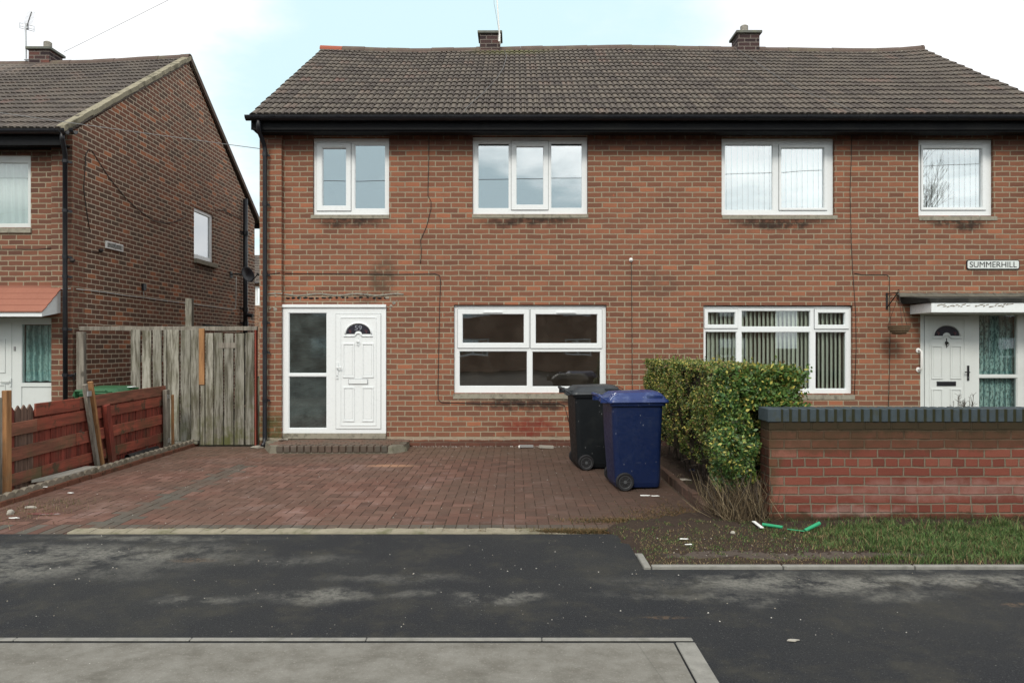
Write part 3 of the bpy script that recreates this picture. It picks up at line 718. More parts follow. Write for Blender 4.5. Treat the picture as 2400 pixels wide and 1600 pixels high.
def window(parent, name, X0, X1, Z0, Z1, y, fixed=(), sashes=(), vents=(), mat='upvc', glass='glass', fr=.05, sill=None, label=None, axis='y', sgn=1):
    """all rects (x0,x1,z0,z1); fixed = glass openings in the frame; sashes = (outer rect, glass rect); y = front face of the frame; sgn = inward direction"""
    P = lambda d: y+sgn*d
    holes = [r for r in fixed]+[s[0] for s in sashes]
    f = MB(); f.plate((X0, X1, Z0, Z1), holes, P(0), P(.07), axis)
    for r in fixed:      # glazing bead
        e = .008; f.plate((r[0], r[1], r[2], r[3]), [(r[0]+e, r[1]-e, r[2]+e, r[3]-e)], P(.012), P(.05), axis)
    o = f.build(name, M[mat], parent, bevel=.004)
    if label: o['label'] = label
    gs = MB()
    def ring(r, e, p0, p1, m): gs_ = m; gs_.plate(r, [(r[0]+e, r[1]-e, r[2]+e, r[3]-e)], P(p0), P(p1), axis)
    for so, sg in sashes:
        s = MB(); s.plate(so, [sg], P(-.018), P(.05), axis)
        e = .007; s.plate(sg, [(sg[0]+e, sg[1]-e, sg[2]+e, sg[3]-e)], P(-.004), P(.04), axis)
        s.build('sash', M[mat], o, bevel=.005)
        gk = MB(); e = .006; gk.plate((so[0]-e, so[1]+e, so[2]-e, so[3]+e), [so], P(-.0025), P(.01), axis); gk.build('gasket', M['gasket'], o)
    for r in list(fixed)+[s[1] for s in sashes]:
        p = MB()
        if axis == 'y': p.box(r[0]+.002, r[1]-.002, P(.026), P(.03), r[2]+.002, r[3]-.002)
        else: p.box(P(.026), P(.03), r[0]+.002, r[1]-.002, r[2]+.002, r[3]-.002)
        p.build('pane', M[glass], o)
    for (a, b_, z) in vents:
        v = MB(); v.box(a, b_, P(-.034), P(-.018), z-.012, z+.012); v.build('trickle_vent', M[mat], o, bevel=.003)
    if sill:
        s = MB(); x0, x1, z0, z1 = sill; N = max(2, int((x1-x0)/.05)); top = []
        if axis == 'y':
            for i in range(N):
                a, e = x0+(x1-x0)*i/N, x0+(x1-x0)*(i+1)/N; w0, w1 = random.uniform(0, .004), random.uniform(0, .004)
                s.face([(a, y-.055-w0, z0), (e, y-.055-w1, z0), (e, y-.055-w1*.5, z1-.006), (a, y-.055-w0*.5, z1-.006)])
                s.face([(a, y-.055, z1-.006), (e, y-.055, z1-.006), (e, y+.06, z1), (a, y+.06, z1)])
                s.face([(a, y-.06, z0), (a, y+.06, z0), (e, y+.06, z0), (e, y-.06, z0)])
            for q in (x0, x1): s.face([(q, y-.057, z0), (q, y+.06, z0), (q, y+.06, z1), (q, y-.055, z1-.006)])
        else: s.box(P(-.09), P(.05), x0, x1, z0, z1)
        s.build('sill', M['conc'], o)
    return o

def zr(p, cx, cy, sc):
    """pixel rect in a zoomed crop -> metres on the facade"""
    (x0, x1, y0, y1) = p; return (fx(cx+x0/sc), fx(cx+x1/sc), fz(cy+y1/sc), fz(cy+y0/sc))

# ---- the pair of semi-detached houses
H = thing('semi_detached_house', (2.2, D, 0), 'wide red brick pair of semi-detached houses with one long tiled roof and white windows', 'house')
HX0, HX1, YB = -3.91, 8.28, 18.6
c2 = lambda *r: zr(r, 560, 60, 3.135); c3 = lambda *r: zr(r, 1040, 60, 3.135); c4 = lambda *r: zr(r, 1640, 60, 2.8)
cE = lambda *r: zr(r, 980, 580, 3.267); cF = lambda *r: zr(r, 1560, 600, 3.92); cD = lambda *r: zr(r, 560, 560, 2.904); cP = lambda *r: zr(r, 2080, 640, 4.9)
wA, wB, wC, wD = c2(545, 1100, 825, 1390), c3(213, 1056, 815, 1385), c4(145, 882, 738, 1243), c4(1437, 1925, 745, 1247)
wE, wF = cE(275, 1440, 445, 1112), cF(350, 1715, 460, 1262)
dM = cD(300, 1003, 452, 1318); dM = (dM[0], dM[1], .12, dM[3])
dR = (fx(2157), fx(2415), .10, fz(733))
openings = [(q[0]-.003, q[1]+.006, q[2], q[3]+.014) for q in (wA, wB, wC, wD, wE, wF)]+[dM, dR]
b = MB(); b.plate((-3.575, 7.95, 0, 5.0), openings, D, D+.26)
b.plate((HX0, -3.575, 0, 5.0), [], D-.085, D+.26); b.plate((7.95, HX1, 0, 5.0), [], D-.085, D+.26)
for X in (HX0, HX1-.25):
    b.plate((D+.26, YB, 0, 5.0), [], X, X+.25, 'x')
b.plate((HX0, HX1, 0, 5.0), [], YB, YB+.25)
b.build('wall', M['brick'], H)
YE, ZE, YR, ZR = 10.84, 4.985, 14.9, 7.625
for X, s in ((HX0, 1), (HX1, -1)):
    t = MB(); t.poly([(X, D-.1, 5.0), (X, YB+.25, 5.0), (X, YR, ZR-.10)], (s*.25, 0, 0)); t.build('gable_wall', M['brick'], H)
i_ = MB(); i_.box(HX0+.26, HX1-.26, D+.27, YB-.01, 2.50, 2.62); i_.box(HX0+.26, HX1-.26, D+.27, YB-.01, 4.72, 4.8); i_.box(2.1, 2.25, D+.27, YB, .02, 4.7)
i_.box(HX0+.3, 2.1, D+3.4, D+3.5, .02, 2.5); i_.box(2.25, HX1-.3, D+3.4, D+3.5, .02, 2.5); i_.box(HX0+.3, HX1-.3, D+3.4, D+3.5, 2.63, 4.7)
i_.box(-2.0, -1.9, D+.27, D+3.4, .02, 2.5); i_.box(HX0+.26, HX1-.26, D+.27, YB, .0, .02)
i_.build('inner_wall', M['darkroom'], H)
def sag(x):
    xs = [-3.95, -2.8, -2.0, -.75, .8, 2.2, 3.4, 4.6, 6.0, 7.2, 7.8, 8.3]; zs = [0, -.045, -.063, -.036, -.01, .012, -.01, -.027, -.05, -.063, -.045, 0]
    return float(np.interp(x, xs, zs))
rf, rd, rn, rl = roof(H, -3.96, 8.33, YE, ZE, YR, ZR, M['tile'], sag, True, yB=18.95)
# gutter, fascia, soffit
def gutter(parent, x0, x1, y, z, r=.062, brackets=()):
    b = MB(); a = np.linspace(pi, 2*pi, 9); pr = [(cos(t)*r, sin(t)*r) for t in a]+[(cos(t)*(r-.006), sin(t)*(r-.006)) for t in a[::-1]]
    b.loft([[(x, y+p[0], z+p[1]) for p in pr] for x in (x0, x1)])
    for e in (x0, x1-.006): b.loft([[(x, y+cos(t)*r*.98, z+sin(t)*r*.98) for t in a] for x in (e, e+.006)])
    o = b.build('gutter', M['blackpvc'], parent, smooth=False)
    for x in brackets:
        k = MB(); rr = r+.008; pr2 = [(cos(t)*rr, sin(t)*rr) for t in a]+[(cos(t)*(r-.001), sin(t)*(r-.001)) for t in a[::-1]]
        k.loft([[(xx, y+p[0], z+.004+p[1]) for p in pr2] for xx in (x-.03, x+.03)]); k.build('gutter_joint', M['blackpvc'], o)
    return o
gutter(H, -4.0, 8.4, 10.795, 4.955, .068, [fx(p, 10.8) for p in (606, 642, 796, 938, 1055, 1119, 1265, 1460, 1510, 1565, 1607, 1773, 1893, 2015, 2035, 2220)])
b = MB(); b.box(-3.95, 8.32, 10.868, 10.888, 4.775, 4.955); b.build('fascia', M['fascia'], H)
b = MB(); b.box(-3.95, 8.32, 10.888, D-.0015, 4.79, 4.80); b.box(-3.905, 8.27, 10.895, 11.08, 4.75, 4.788); b.build('soffit', M['fascia'], H)
# downpipe
yp = 11.035
b = MB(); X = lambda p: fx(p, yp)
b.tube([(fx(606, 10.8), 10.795, 4.93), (fx(606, 10.8), 10.795, 4.80), (fx(608, 10.85), 10.84, 4.73), (X(620), yp-.02, 4.60), (X(621), yp, 4.52), (X(621), yp, 2.6), (X(620.5), yp, .16), (X(621), yp-.02, .07), (X(620), yp-.09, .035)], .033, 12)
dp = b.build('downpipe', M['blackpvc'], H, smooth=True)
for z in (4.45, 2.63, 3.7, 1.45, .72, 1.9):
    k = MB(); k.tube([(X(621), yp, z-.03), (X(621), yp, z+.03)], .039, 12); k.bar((X(621), yp, z), (X(630), yp+.05, z-.01), .02, .025); k.build('pipe_clip', M['blackpvc'], dp)
# windows
ys = D+.05
window(H, 'window', *wA, ys, fixed=[c2(845, 1072, 868, 1342)], sashes=[(c2(568, 818, 858, 1357), c2(605, 785, 893, 1322))], vents=[(c2(625,762,0,9)[0], c2(625,762,0,9)[1], c2(0,9,876,884)[2])], glass='glass_up', sill=c2(528, 1103, 1388, 1418))
window(H, 'window', *wB, ys, fixed=[c3(250, 480, 858, 1340), c3(788, 1020, 857, 1338)], sashes=[(c3(497, 768, 843, 1350), c3(532, 735, 880, 1315))], vents=[(c3(560,700,0,9)[0], c3(560,700,0,9)[1], c3(0,9,856,864)[2])], glass='glass_up', sill=c3(208, 1062, 1385, 1413))
window(H, 'window', *wC, ys, fixed=[c4(170, 488, 773, 1208)], sashes=[(c4(527, 842, 778, 1208), c4(540, 826, 795, 1195))], mat='upvc', glass='glass_blind', sill=c4(148, 903, 1243, 1270))
window(H, 'window', *wD, ys, fixed=[], sashes=[(c4(1462, 1888, 780, 1207), c4(1475, 1866, 800, 1192))], glass='glass_blind', sill=c4(1440, 1952, 1250, 1278))
window(H, 'window', *wE, ys, fixed=[cE(312, 837, 792, 1063), cE(873, 1400, 795, 1067)], sashes=[(cE(302, 850, 470, 768), cE(336, 813, 507, 732)), (cE(862, 1410, 470, 770), cE(898, 1376, 508, 735))], vents=[(cE(498,645,0,9)[0], cE(498,645,0,9)[1], cE(0,9,486,494)[2]), (cE(1060,1208,0,9)[0], cE(1060,1208,0,9)[1], cE(0,9,488,496)[2])], glass='glass_low', sill=cE(268, 1446, 1115, 1157))
window(H, 'window', *wF, ys, fixed=[cF(706, 1343, 500, 650), cF(372, 662, 693, 1222), cF(706, 1340, 695, 1222), cF(1388, 1672, 695, 1222)], sashes=[(cF(362, 670, 485, 662), cF(392, 648, 513, 632)), (cF(1378, 1692, 487, 667), cF(1408, 1660, 517, 634))], glass='glass', sill=cF(340, 1738, 1270, 1315))

def arc(cx, z0, rx, rz, n=20, a0=pi, a1=0): return [(cx+rx*cos(a), z0+rz*sin(a)) for a in np.linspace(a0, a1, n)]
def door_unit(parent, X0, X1, Z0, Z1, leaf, fan, panels, lightx, transz, side, letter, handle, knock, mat, hw, y, glass, num=None, zbot=None):
    """white door with a fanlight plus a glazed side panel. leaf=(x0,x1,z0,z1) inner leaf"""
    lx0, lx1 = lightx; e = .03; gz0 = zbot
    holes = [(lx0, lx1, gz0, transz-.04), (lx0, lx1, transz+.0, side)]
    f = MB(); dl = (leaf[0]-.075, leaf[1]+.075, leaf[2]-.06, leaf[3]+.06)
    f.plate((X0, X1, Z0, Z1), holes+[dl], y, y+.08)
    for r in holes: f.plate(r, [(r[0]+.01, r[1]-.01, r[2]+.01, r[3]-.01)], y+.012, y+.05)
    f.box(X0-.01, X1+.005, y-.028, y-.003, Z1-.035, Z1+.012)
    o = f.build('door_frame', M[mat], parent, bevel=.004)
    for r in holes:
        p = MB(); p.box(r[0], r[1], y+.026, y+.03, r[2], r[3]); p.build('pane', M[glass], o)
    b = MB(); b.plate(dl, [], y-.012, y+.05); d = b.build('door', M[mat], parent, bevel=.005)
    gk = MB(); gk.plate((dl[0]-.005, dl[1]+.005, dl[2]-.005, dl[3]+.005), [dl], y-.0025, y+.02); gk.build('gasket', M['gasket'], d)
    def ring(r, w_, yy, t, m, nm='moulding'):
        q = MB(); q.plate(r, [(r[0]+w_, r[1]-w_, r[2]+w_, r[3]-w_)], yy, yy+t); return q.build(nm, m, d, bevel=min(w_, t)*.45)
    ring((leaf[0]-.008, leaf[1]+.008, leaf[2]-.008, leaf[3]+.008), .010, y-.020, .012, M[mat])
    for r in panels:
        ring(r, .016, y-.024, .014, M[mat])
        q = MB(); q.box(r[0]+.03, r[1]-.03, y-.017, y-.01, r[2]+.03, r[3]-.03); q.build('door_panel', M[mat], d, bevel=.006)
    cx, z0, rx, rz, ri = fan
    out = arc(cx, z0, rx, rz, 22); inn = arc(cx, z0, ri, ri*.85, 14, 0, pi)
    q = MB(); q.poly([(x, y-.016, z) for x, z in out+inn], (0, .006, 0)); q.build('fanlight', M['fan'], d)
    tr = MB(); tr.tube([(x, y-.022, z) for x, z in arc(cx, z0-.0, rx+.014, rz+.016, 22)], .010, 6); tr.tube([(x, y-.022, z) for x, z in arc(cx, z0-.03, ri-.012, ri*.75, 12)], .008, 6)
    xa, xb = cx-rx-.035, cx+rx+.035
    tr.tube([(xa, y-.02, z0-.035), (cx-ri, y-.02, z0-.035)], .008, 6); tr.tube([(cx+ri, y-.02, z0-.035), (xb, y-.02, z0-.035)], .008, 6)
    tr.build('moulding', M[mat], d, smooth=True)
    for s in (-1, 1):      # leading and leaf motif
        ln = MB()
        c_ = cx+s*rx*.66
        for k_ in range(5):
            a = pi/2+s*(-.9+k_*.45); ln.tube([(c_, y-.018, z0+.012), (c_+cos(a)*.02, y-.018, z0+.03+.02*sin(a)), (c_+cos(a+.5)*.034, y-.018, z0+.04+abs(sin(a))*.028)], .0016, 4)
        ln.build('leading', M['redlead'], d)
    if num: text_mesh('house_number', num, .085, (cx, y-.018, z0+rz*.62), M['lead'], d, .0012, fit=.11, fith=.075)
    q = MB(); q.box(letter[0], letter[1], y-.03, y-.012, letter[2], letter[3]); lb = q.build('letterbox', M['black' if hw == 'black' else mat], d, bevel=.004)
    q = MB(); e = .006; q.plate((letter[0]-e, letter[1]+e, letter[2]-e, letter[3]+e), [letter], y-.017, y-.011); q.build('letterbox_frame', M['gasket'], d)
    hx, hz0, hz1, lev = handle
    q = MB(); q.box(hx-.014, hx+.014, y-.028, y-.012, hz0, hz1); zl = hz0+(hz1-hz0)*(.55 if hw == 'black' else .68); q.tube([(hx, y-.03, zl), (hx, y-.06, zl), (hx+lev, y-.062, zl+.004)], .009, 8)
    q.build('handle', M['black' if hw == 'black' else mat], d)
    q = MB(); q.box(hx-.005, hx+.005, y-.0295, y-.0275, hz0+.03, hz0+.055); q.build('keyhole', M['gasket'], d)
    kx, kz = knock; q = MB(); q.lathe((kx, y-.02, kz), [(.018, .006), (.026, 0), (.018, -.014), (.004, -.018)][::-1], 14, 'y')
    q.tube([(kx+cos(a)*.024, y-.036, kz-.018+sin(a)*.028) for a in np.linspace(0, 2*pi, 15)[:-1]], .004, 6, closed=True)
    q.box(kx-.004, kx+.004, y-.02, y-.012, kz-.075, kz+.07); q.build('knocker', M['iron' if hw == 'black' else mat], d)
    return o
M['lead'] = plain('pale_lead', (.24,.26,.3), .5); M['redlead'] = plain('red_lead', (.17,.06,.07), .5)
leaf = cD(698, 935, 537, 1262)
pan = [cD(712, 790, 710, 941), cD(842, 920, 710, 941), cD(714, 791, 1006, 1238), cD(842, 920, 1006, 1238)]
door_unit(H, dM[0], dM[1], fz(1014), dM[3], leaf, (fx(560+817/2.904), fz(560+646/2.904), 83/2.904/152, 67/2.904/152, .055), pan, (cD(342, 602, 0, 9)[0], cD(342, 602, 0, 9)[1]), fz(560+915/2.904), fz(560+502/2.904), cD(753, 880, 955, 985),
          (fx(560+674/2.904), fz(560+950/2.904), fz(560+840/2.904), .075), (fx(560+815/2.904), fz(560+698/2.904)), 'upvc', 'white', D-.03, 'glass_dusty', '59', fz(560+1287/2.904))
leafR = (fx(2178), fx(2258.6), fz(1020), fz(640+535/4.9))
panR = [cP(500, 628, 830, 1213), cP(715, 842, 830, 1213), (fx(2182), fx(2208), fz(1010), fz(640+1328/4.9)), (fx(2226), fx(2252), fz(1010), fz(640+1328/4.9))]
door_unit(H, dR[0], dR[1], .2, fz(733), leafR, (fx(2080+674/4.9), fz(640+720/4.9), 143/4.9/152, 115/4.9/152, .06), panR, (fx(2294.5), fx(2384.5)), fz(640+1170/4.9), fz(640+475/4.9), cP(563, 776, 1245, 1290),
          (fx(2080+918/4.9), fz(640+1230/4.9), fz(640+1060/4.9), -.075), (fx(2080+672/4.9), fz(640+800/4.9)), 'upvc_old', 'black', D+.0, 'glass', None, .3)
b = MB(); b.box(dM[0], dM[1], D-.045, D+.2, .115, fz(1014)-.002); b.build('threshold', M['conc'], H, bevel=.004)
b = MB(); b.box(dR[0], dR[1], D-.02, D+.2, .0, .198); b.build('threshold', M['conc'], H)
# scar of a removed porch: ragged mortar line, broken holes and dabs
b = MB(); xs = np.linspace(fx(628), fx(946), 60)
for i in range(59):
    z = fz(690)+.012*math.sin(i*.37); h = .008+.007*random.random()
    b.box(xs[i], xs[i+1], D-.006-.010*random.random()-(.085 if xs[i] < -3.575 else 0), D+.01-(.09 if xs[i] < -3.575 else 0), z-h, z+h)
b.build('porch_scar', M['patch'], H)
for _ in range(14):
    b = MB(); x = random.choice([random.uniform(fx(905), fx(935)), random.uniform(fx(628), fx(655)), random.uniform(fx(665), fx(900))]); z = fz(random.uniform(694, 728) if x > fx(905) or x < fx(655) else random.uniform(694, 700)); r = random.uniform(.01, .035)
    yo = D-(.085 if x < -3.575 else 0)
    b.lathe((x, yo, z), [(r, .002), (r*.8, -.006), (r*.3, -.01)], 7, 'y'); b.build('mortar_patch', M['patch'], H)
b = MB()
for i in range(17):
    x = fx(672)+i*.085*1.12+random.uniform(-.02, .02); wd = random.uniform(.02, .05); z = fz(698)+random.uniform(-.008, .008)
    pts = [(x+cos(a)*wd*random.uniform(.7, 1), D-.004, z+sin(a)*random.uniform(.010, .02)) for a in np.linspace(0, 2*pi, 9)[:-1]]; b.poly(pts, (0, .003, 0))
b.build('broken_holes', M['fascia'], H)
# porch canopy of the right-hand house
b = MB(); cx0, cy = 6.09, 10.62
b.box(cx0, 8.0, cy, D-.003, 2.03, 2.175); cn = b.build('porch_canopy', M['upvc'], H, bevel=.004)
b = MB(); b.poly([(cx0-.14, D-.004, 2.34), (cx0-.14, D-.004, 2.26), (cx0-.03, cy-.03, 2.18), (cx0-.03, cy-.03, 2.225)], (0, 0, 0)) if False else None
b = MB()
top = [(cx0-.17, D-.004, 2.30), (cx0-.04, cy-.03, 2.235), (8.05, cy-.03, 2.235), (8.05, D-.004, 2.30)]; bot = [(cx0-.12, D-.004, 2.19), (cx0-.02, cy-.015, 2.178), (8.05, cy-.015, 2.178), (8.05, D-.004, 2.19)]
b.loft([bot, top]); b.build('felt_roof', M['felt'], cn)
b = MB(); N = 40; xs = np.linspace(cx0-.22, 8.0, N+1)
for i in range(N): h = 2.355+.01*random.random(); b.face([(xs[i], D-.13, 2.292), (xs[i+1], D-.13, 2.292), (xs[i+1], D-.002, h), (xs[i], D-.002, h)])
b.build('flashing', M['vergef'], cn)
for (a, e, n_) in ((2195, 2272, 12), (2286, 2372, 14)):
    b = MB()
    for i in range(n_):
        x = fx(a+(e-a)*(i+random.random()*.7)/n_, cy); z = fz(716+random.uniform(-3.5, 3), cy); rw = random.uniform(.02, .045)
        b.poly([(x+cos(t)*rw*random.uniform(.5, 1.1), cy-.003, z+sin(t)*random.uniform(.004, .013)+.006*cos(t*1.0)) for t in np.linspace(0, 2*pi, 9)[:-1]], (0, .0025, 0))
    b.build('peeled_paint', M['patch'], cn)

# chimneys
def chimney(parent, x0, x1, y0, y1, z0, z1, pot=None, label=None):
    b = MB(); b.box(x0, x1, y0, y1, z0, z1-.055); o = b.build('chimney', M['chimney'], parent)
    if label: o['label'] = label
    b = MB(); e = .045; b.box(x0-e, x1+e, y0-e, y1+e, z1-.055, z1+.0); b.build('chimney_cap', M['felt' if False else 'capc'], o, bevel=.008)
    if pot:
        px, pr = pot; prof = [(pr*.9, 0)]
        for i in range(5): prof += [(pr, .015+i*.028), (pr*1.06, .02+i*.028), (pr*1.06, .032+i*.028), (pr*.97, .038+i*.028)]
        prof += [(pr*.6, .17)]
        b = MB(); b.lathe((px, (y0+y1)/2-.08, z1), prof, 18); b.build('chimney_pot', M['stone'], o)
    return o
M['capc'] = plain('lichened_cap_concrete', (.14,.145,.13), .9, .35, 14, .1, dirt=(.18,.19,.12), dirts=.6, bstr=.6)
chimney(rf, fx(1125, 14.85), fx(1172, 14.85), 14.78, 15.22, 7.3, 7.95)
chimney(rf, fx(1728.5, 14.75), fx(1779, 14.75), 14.72, 15.15, 7.3, 7.93, ((fx(1739, 15)), .075), None)
# aerial mast on the middle chimney
A = thing('aerial_mast', (fx(1173, 14.7), 14.7, 7.75), 'thin white mast strapped to the front of the plain middle chimney', 'aerial')
b = MB(); b.tube([W(1172.5, 104, 14.7), W(1170, 72, 14.7), W(1165, 0, 14.7), W(1161, -60, 14.7)], .014, 8); b.build('mast', M['white'], A, smooth=True)
b = MB(); b.tube([W(1170, 98, 14.68), W(1171, 80, 14.68)], .02, 8); b.build('bracket', M['white'], A)
b = MB(); b.tube([W(1168.5, 70, 14.7), W(1162, 30, 14.7), W(1158, 8, 14.7), W(1157, -60, 14.7)], .004, 5); b.build('cable', M['gcable'], A)
# cables on the roof and walls
def rp(x, py):      # point on the roof plane seen at pixel row py for world x
    # solve for s
    lo, hi = 0, rl
    for _ in range(40):
        m_ = (lo+hi)/2; q = Vector((x, YE, ZE))+rd*m_+rn*.055
        if HY-(q.z-CAMZ)*F/q.y > py: lo = m_
        else: hi = m_
    return q
def cable(parent, pts, r=.0048, mat='cable', name='cable'):
    b = MB(); b.tube(pts, r, 6); return b.build(name, M[mat], parent, smooth=True)
cable(H, [rp((px-VX)*q/F, py) for px, py, q in ((1183, 122, 14.5), (1188, 132, 14.2), (1180, 160, 13.6), (1165, 185, 13.0), (1138, 215, 12.2), (1112, 238, 11.6), (1093, 255, 11.1), (1091, 268, 10.9))], .005, 'rcable')
cable(H, [rp((px-VX)*q/F, py) for px, py, q in ((1728, 110, 14.6), (1745, 130, 14.3), (1790, 170, 13.3), (1850, 210, 12.3), (1950, 245, 11.4), (1990, 265, 10.95))], .004, 'rcable')
dy = D-.008
c = lambda L_, y=dy: [Vector((fx(px*1.0204), y, fz(py*1.0204))) for px, py in L_]
cable(H, c([(986, 290), (985, 360), (983, 450), (990, 462), (990, 480), (980, 520), (966, 552), (968, 575), (966, 605)]))
cable(H, c([(655, 628), (800, 629), (900, 630), (1000, 629), (1010, 633), (1012, 645), (1010, 700), (1008, 800), (1006, 900), (1007, 918), (1015, 924), (1100, 926), (1285, 926), (1297, 932), (1302, 950), (1306, 968)]), .005)
cable(H, c([(612, 655), (614, 640), (622, 631), (648, 628)], D-.093), .005)
cable(H, c([(1450, 600), (1451, 700), (1452, 900), (1451, 1000)]), .0048)
b = MB(); p = c([(1449, 597)])[0]; b.lathe((p.x, p.y, p.z), [(.005, .01), (.03, 0), (.03, -.01), (.01, -.03)][::-1], 12, 'y'); b.build('cable_fitting', M['white'], H)
cable(H, c([(1956, 290), (1955, 360), (1952, 440), (1955, 560), (1958, 620), (1965, 720), (1966, 800), (1962, 905)]), .0045)
cable(H, c([(1962, 628), (1980, 631), (2036, 631), (2042, 636), (2044, 760), (2042, 870), (2040, 935)]), .0045)
b = MB(); p0, p1 = c([(616, 645), (616, 665)], D-.1); b.tube([p0, p1], .012, 8); b.build('cable_clip', M['black'], H)

# blinds and curtains behind the neighbours' glass
def blind(x0, x1, z0, z1, y, n, ang, mat, label, wd=.089):
    b = MB()
    for i in range(n):
        cx = x0+(x1-x0)*(i+.5)/n; a = ang+random.uniform(-.08, .08)
        dx, dyy = cos(a)*wd/2, sin(a)*wd/2
        for k in range(1): b.face([(cx-dx, y-dyy, z0), (cx+dx, y+dyy, z0), (cx+dx, y+dyy, z1), (cx-dx, y-dyy, z1)])
    b.box(x0, x1, y-.015, y+.015, z1, z1+.03)
    o = b.build('vertical_blind', M[mat]); return tag(o, label, 'blind', 'vertical blinds')
blind(wC[0]+.02, wC[1]-.02, wC[2]+.04, wC[3]-.04, D+.12, 20, .30, 'slatw', 'white vertical blind behind the upstairs two-light window')
blind(wD[0]+.02, wD[1]-.02, wD[2]+.04, wD[3]-.04, D+.12, 13, .30, 'slatw', 'white vertical blind behind the upstairs window over the street name')
blind(wF[0]+.02, wF[1]-.02, wF[2]+.07, wF[3]-.05, D+.16, 34, .80, 'slat', 'grey green vertical blind with open slats behind the window above the hedge')
def curtain(x0, x1, z0, z1, y, mat, label, amp=.018, per=.09, scal=0):
    n = int((x1-x0)/.012); b = MB(); base = len(b.v)
    zs = np.linspace(z0, z1, 6)
    for i in range(n+1):
        x = x0+(x1-x0)*i/n
        for j, z in enumerate(zs):
            zz = z+(abs(sin(x*pi/scal))*.02 if (scal and j == 0) else 0)
            b.v.append((x, y+amp*sin(x*2*pi/per+.6*sin(z*2+x*9)), zz))
    for i in range(n):
        for j in range(5): q = i*6+j; b.f.append((q, q+6, q+7, q+1)); b.mi.append(0); b.t.append(1.0)
    return tag(b.build('curtain', M[mat], smooth=True), label, 'curtain', 'curtains')
curtain(fx(2290), fx(2388), .35, fz(734), D+.11, 'lace', 'teal lace curtain behind the glass beside the right-hand front door')

# front step of the left half: block paved with splayed corners
S = thing('doorstep', (fx(785, 10.8), 10.8, 0), 'low block paved doorstep with splayed corners below the white door numbered 59', 'step')
yf = 10.40; P1 = [(fx(625, 11.1)-.02, 11.09), (fx(640, yf), yf), (fx(922, yf), yf), (fx(950, 10.9)+.0, 11.19), (fx(928), 11.19), (-3.57, 11.19), (-3.57, 11.09)]
P1 = [(-3.84, 11.09), (-3.52, yf), (-1.75, yf), (-1.58, 10.62), (-1.62, 11.19), (-3.57, 11.19), (-3.57, 11.09)]
b = MB(); b.loft([[(x, y, 0) for x, y in P1], [(x+(.02 if x < -2.5 else -.02), y+(.02 if y < 10.7 else 0), .10) for x, y in P1]]); b.build('base', M['stepb'], S)
b = MB(); x = -3.42
while x < -1.85: b.box(x+.003, x+.097, yf-.012, yf+.19, .012, .112, 0, 2+random.random()*.5); x += .1
b.build('front_blocks', M['paver'], S, bevel=.01)
b = MB(); yy = yf+.195; q = 0
while yy < 11.1:
    x = -3.6+(.1 if q % 2 else 0)
    while x < -1.75: b.box(x+.003, x+.197, yy+.003, min(yy+.097, 11.185), .085, .108+random.uniform(0, .004), 0, random.choice([.7, 1.0, .9, 2.4])); x += .2
    yy += .1; q += 1
b.build('tread', M['paver'], S, bevel=.006)

# ------------------------------------------------------------------ left-hand house
L = thing('brick_house', (-10, D, 0), 'darker brick house at the left edge with a bare side gable and terracotta canopy', 'house')
LX0 = -15.5; LYB = 18.94; ZE2, YR2, ZR2 = 4.78, 15.1, 7.53
lw = (fx(-95), fx(72), fz(533), fz(364)); ld = (fx(-75), fx(127), .1, fz(745))
b = MB(); b.plate((LX0, fx(126), 0, 4.82), [lw, ld], D, D+.26); b.build('wall', M['brick2'], L)
b = MB(); b.plate((fx(126), GX, 0, 4.82), [], D-.06, D+.26); b.build('pier', M['brick2'], L)
b = MB(); sw = (15.36, 16.34, 3.40, 4.49)
b.plate((D-.0+.262, LYB, 0, 4.82), [sw], GX, GX-.25, 'x');
b.plate((LX0, GX-.26, 0, 4.82), [], LYB-.25, LYB); b.plate((D+.27, LYB, 0, 4.82), [], LX0, LX0+.2, 'x')
b.poly([(GX, D-.06, 4.8205), (GX, LYB, 4.8205), (GX, YR2, ZR2-.06)], (-.25, 0, 0))
b.build('gable_wall', M['gable'], L)
b = MB(); b.box(LX0+.3, GX-.26, D+.27, LYB-.3, 2.5, 2.6); b.box(LX0+.3, GX-.26, D+.27, LYB-.3, 4.7, 4.78); b.box(LX0+.3, GX-.3, D+2.4, D+2.5, 0, 4.7); b.build('inner_wall', M['plaster'], L)
sag2 = lambda x: float(np.interp(x, [-16, -12, -10, -8.6, -7.6, -6.7], [-.16, -.16, -.15, -.11, -.05, .0]))
lr, ld_, ln_, ll_ = roof(L, LX0-.05, GX+.03, 10.86, ZE2, YR2, ZR2, M['tile2'], sag2, False, yB=19.3)
b = MB()      # mortared verge
N = 34; base = Vector((GX+.0, 10.86, ZE2)); dd = (Vector((GX, YR2, ZR2))-base)/N
for i in range(N):
    p, q = base+dd*i, base+dd*(i+1); r = random.uniform(.0, .018); r2 = random.uniform(-.012, .012)
    for (u, v, m_) in (((.045+r), .02+r2, 0),):
        b.loft([[(pp.x+u, pp.y, pp.z+.03+v), (pp.x+u+.004, pp.y, pp.z-.035+r2), (pp.x-.05, pp.y, pp.z-.055), (pp.x-.07, pp.y, pp.z+.055)] for pp in (p, q)])
b.build('verge_mortar', M['vergem'], lr)
b = MB(); b.bar((GX+.04, YR2, ZR2-.01), (GX+.04, 19.3, ZE2-.02), .05, .10); b.build('verge_board', M['ridge'], lr)
gutter(L, LX0, GX+.02, 10.82, 4.76, .066, [fx(150, 10.8), fx(170, 10.8), fx(128, 10.8)])
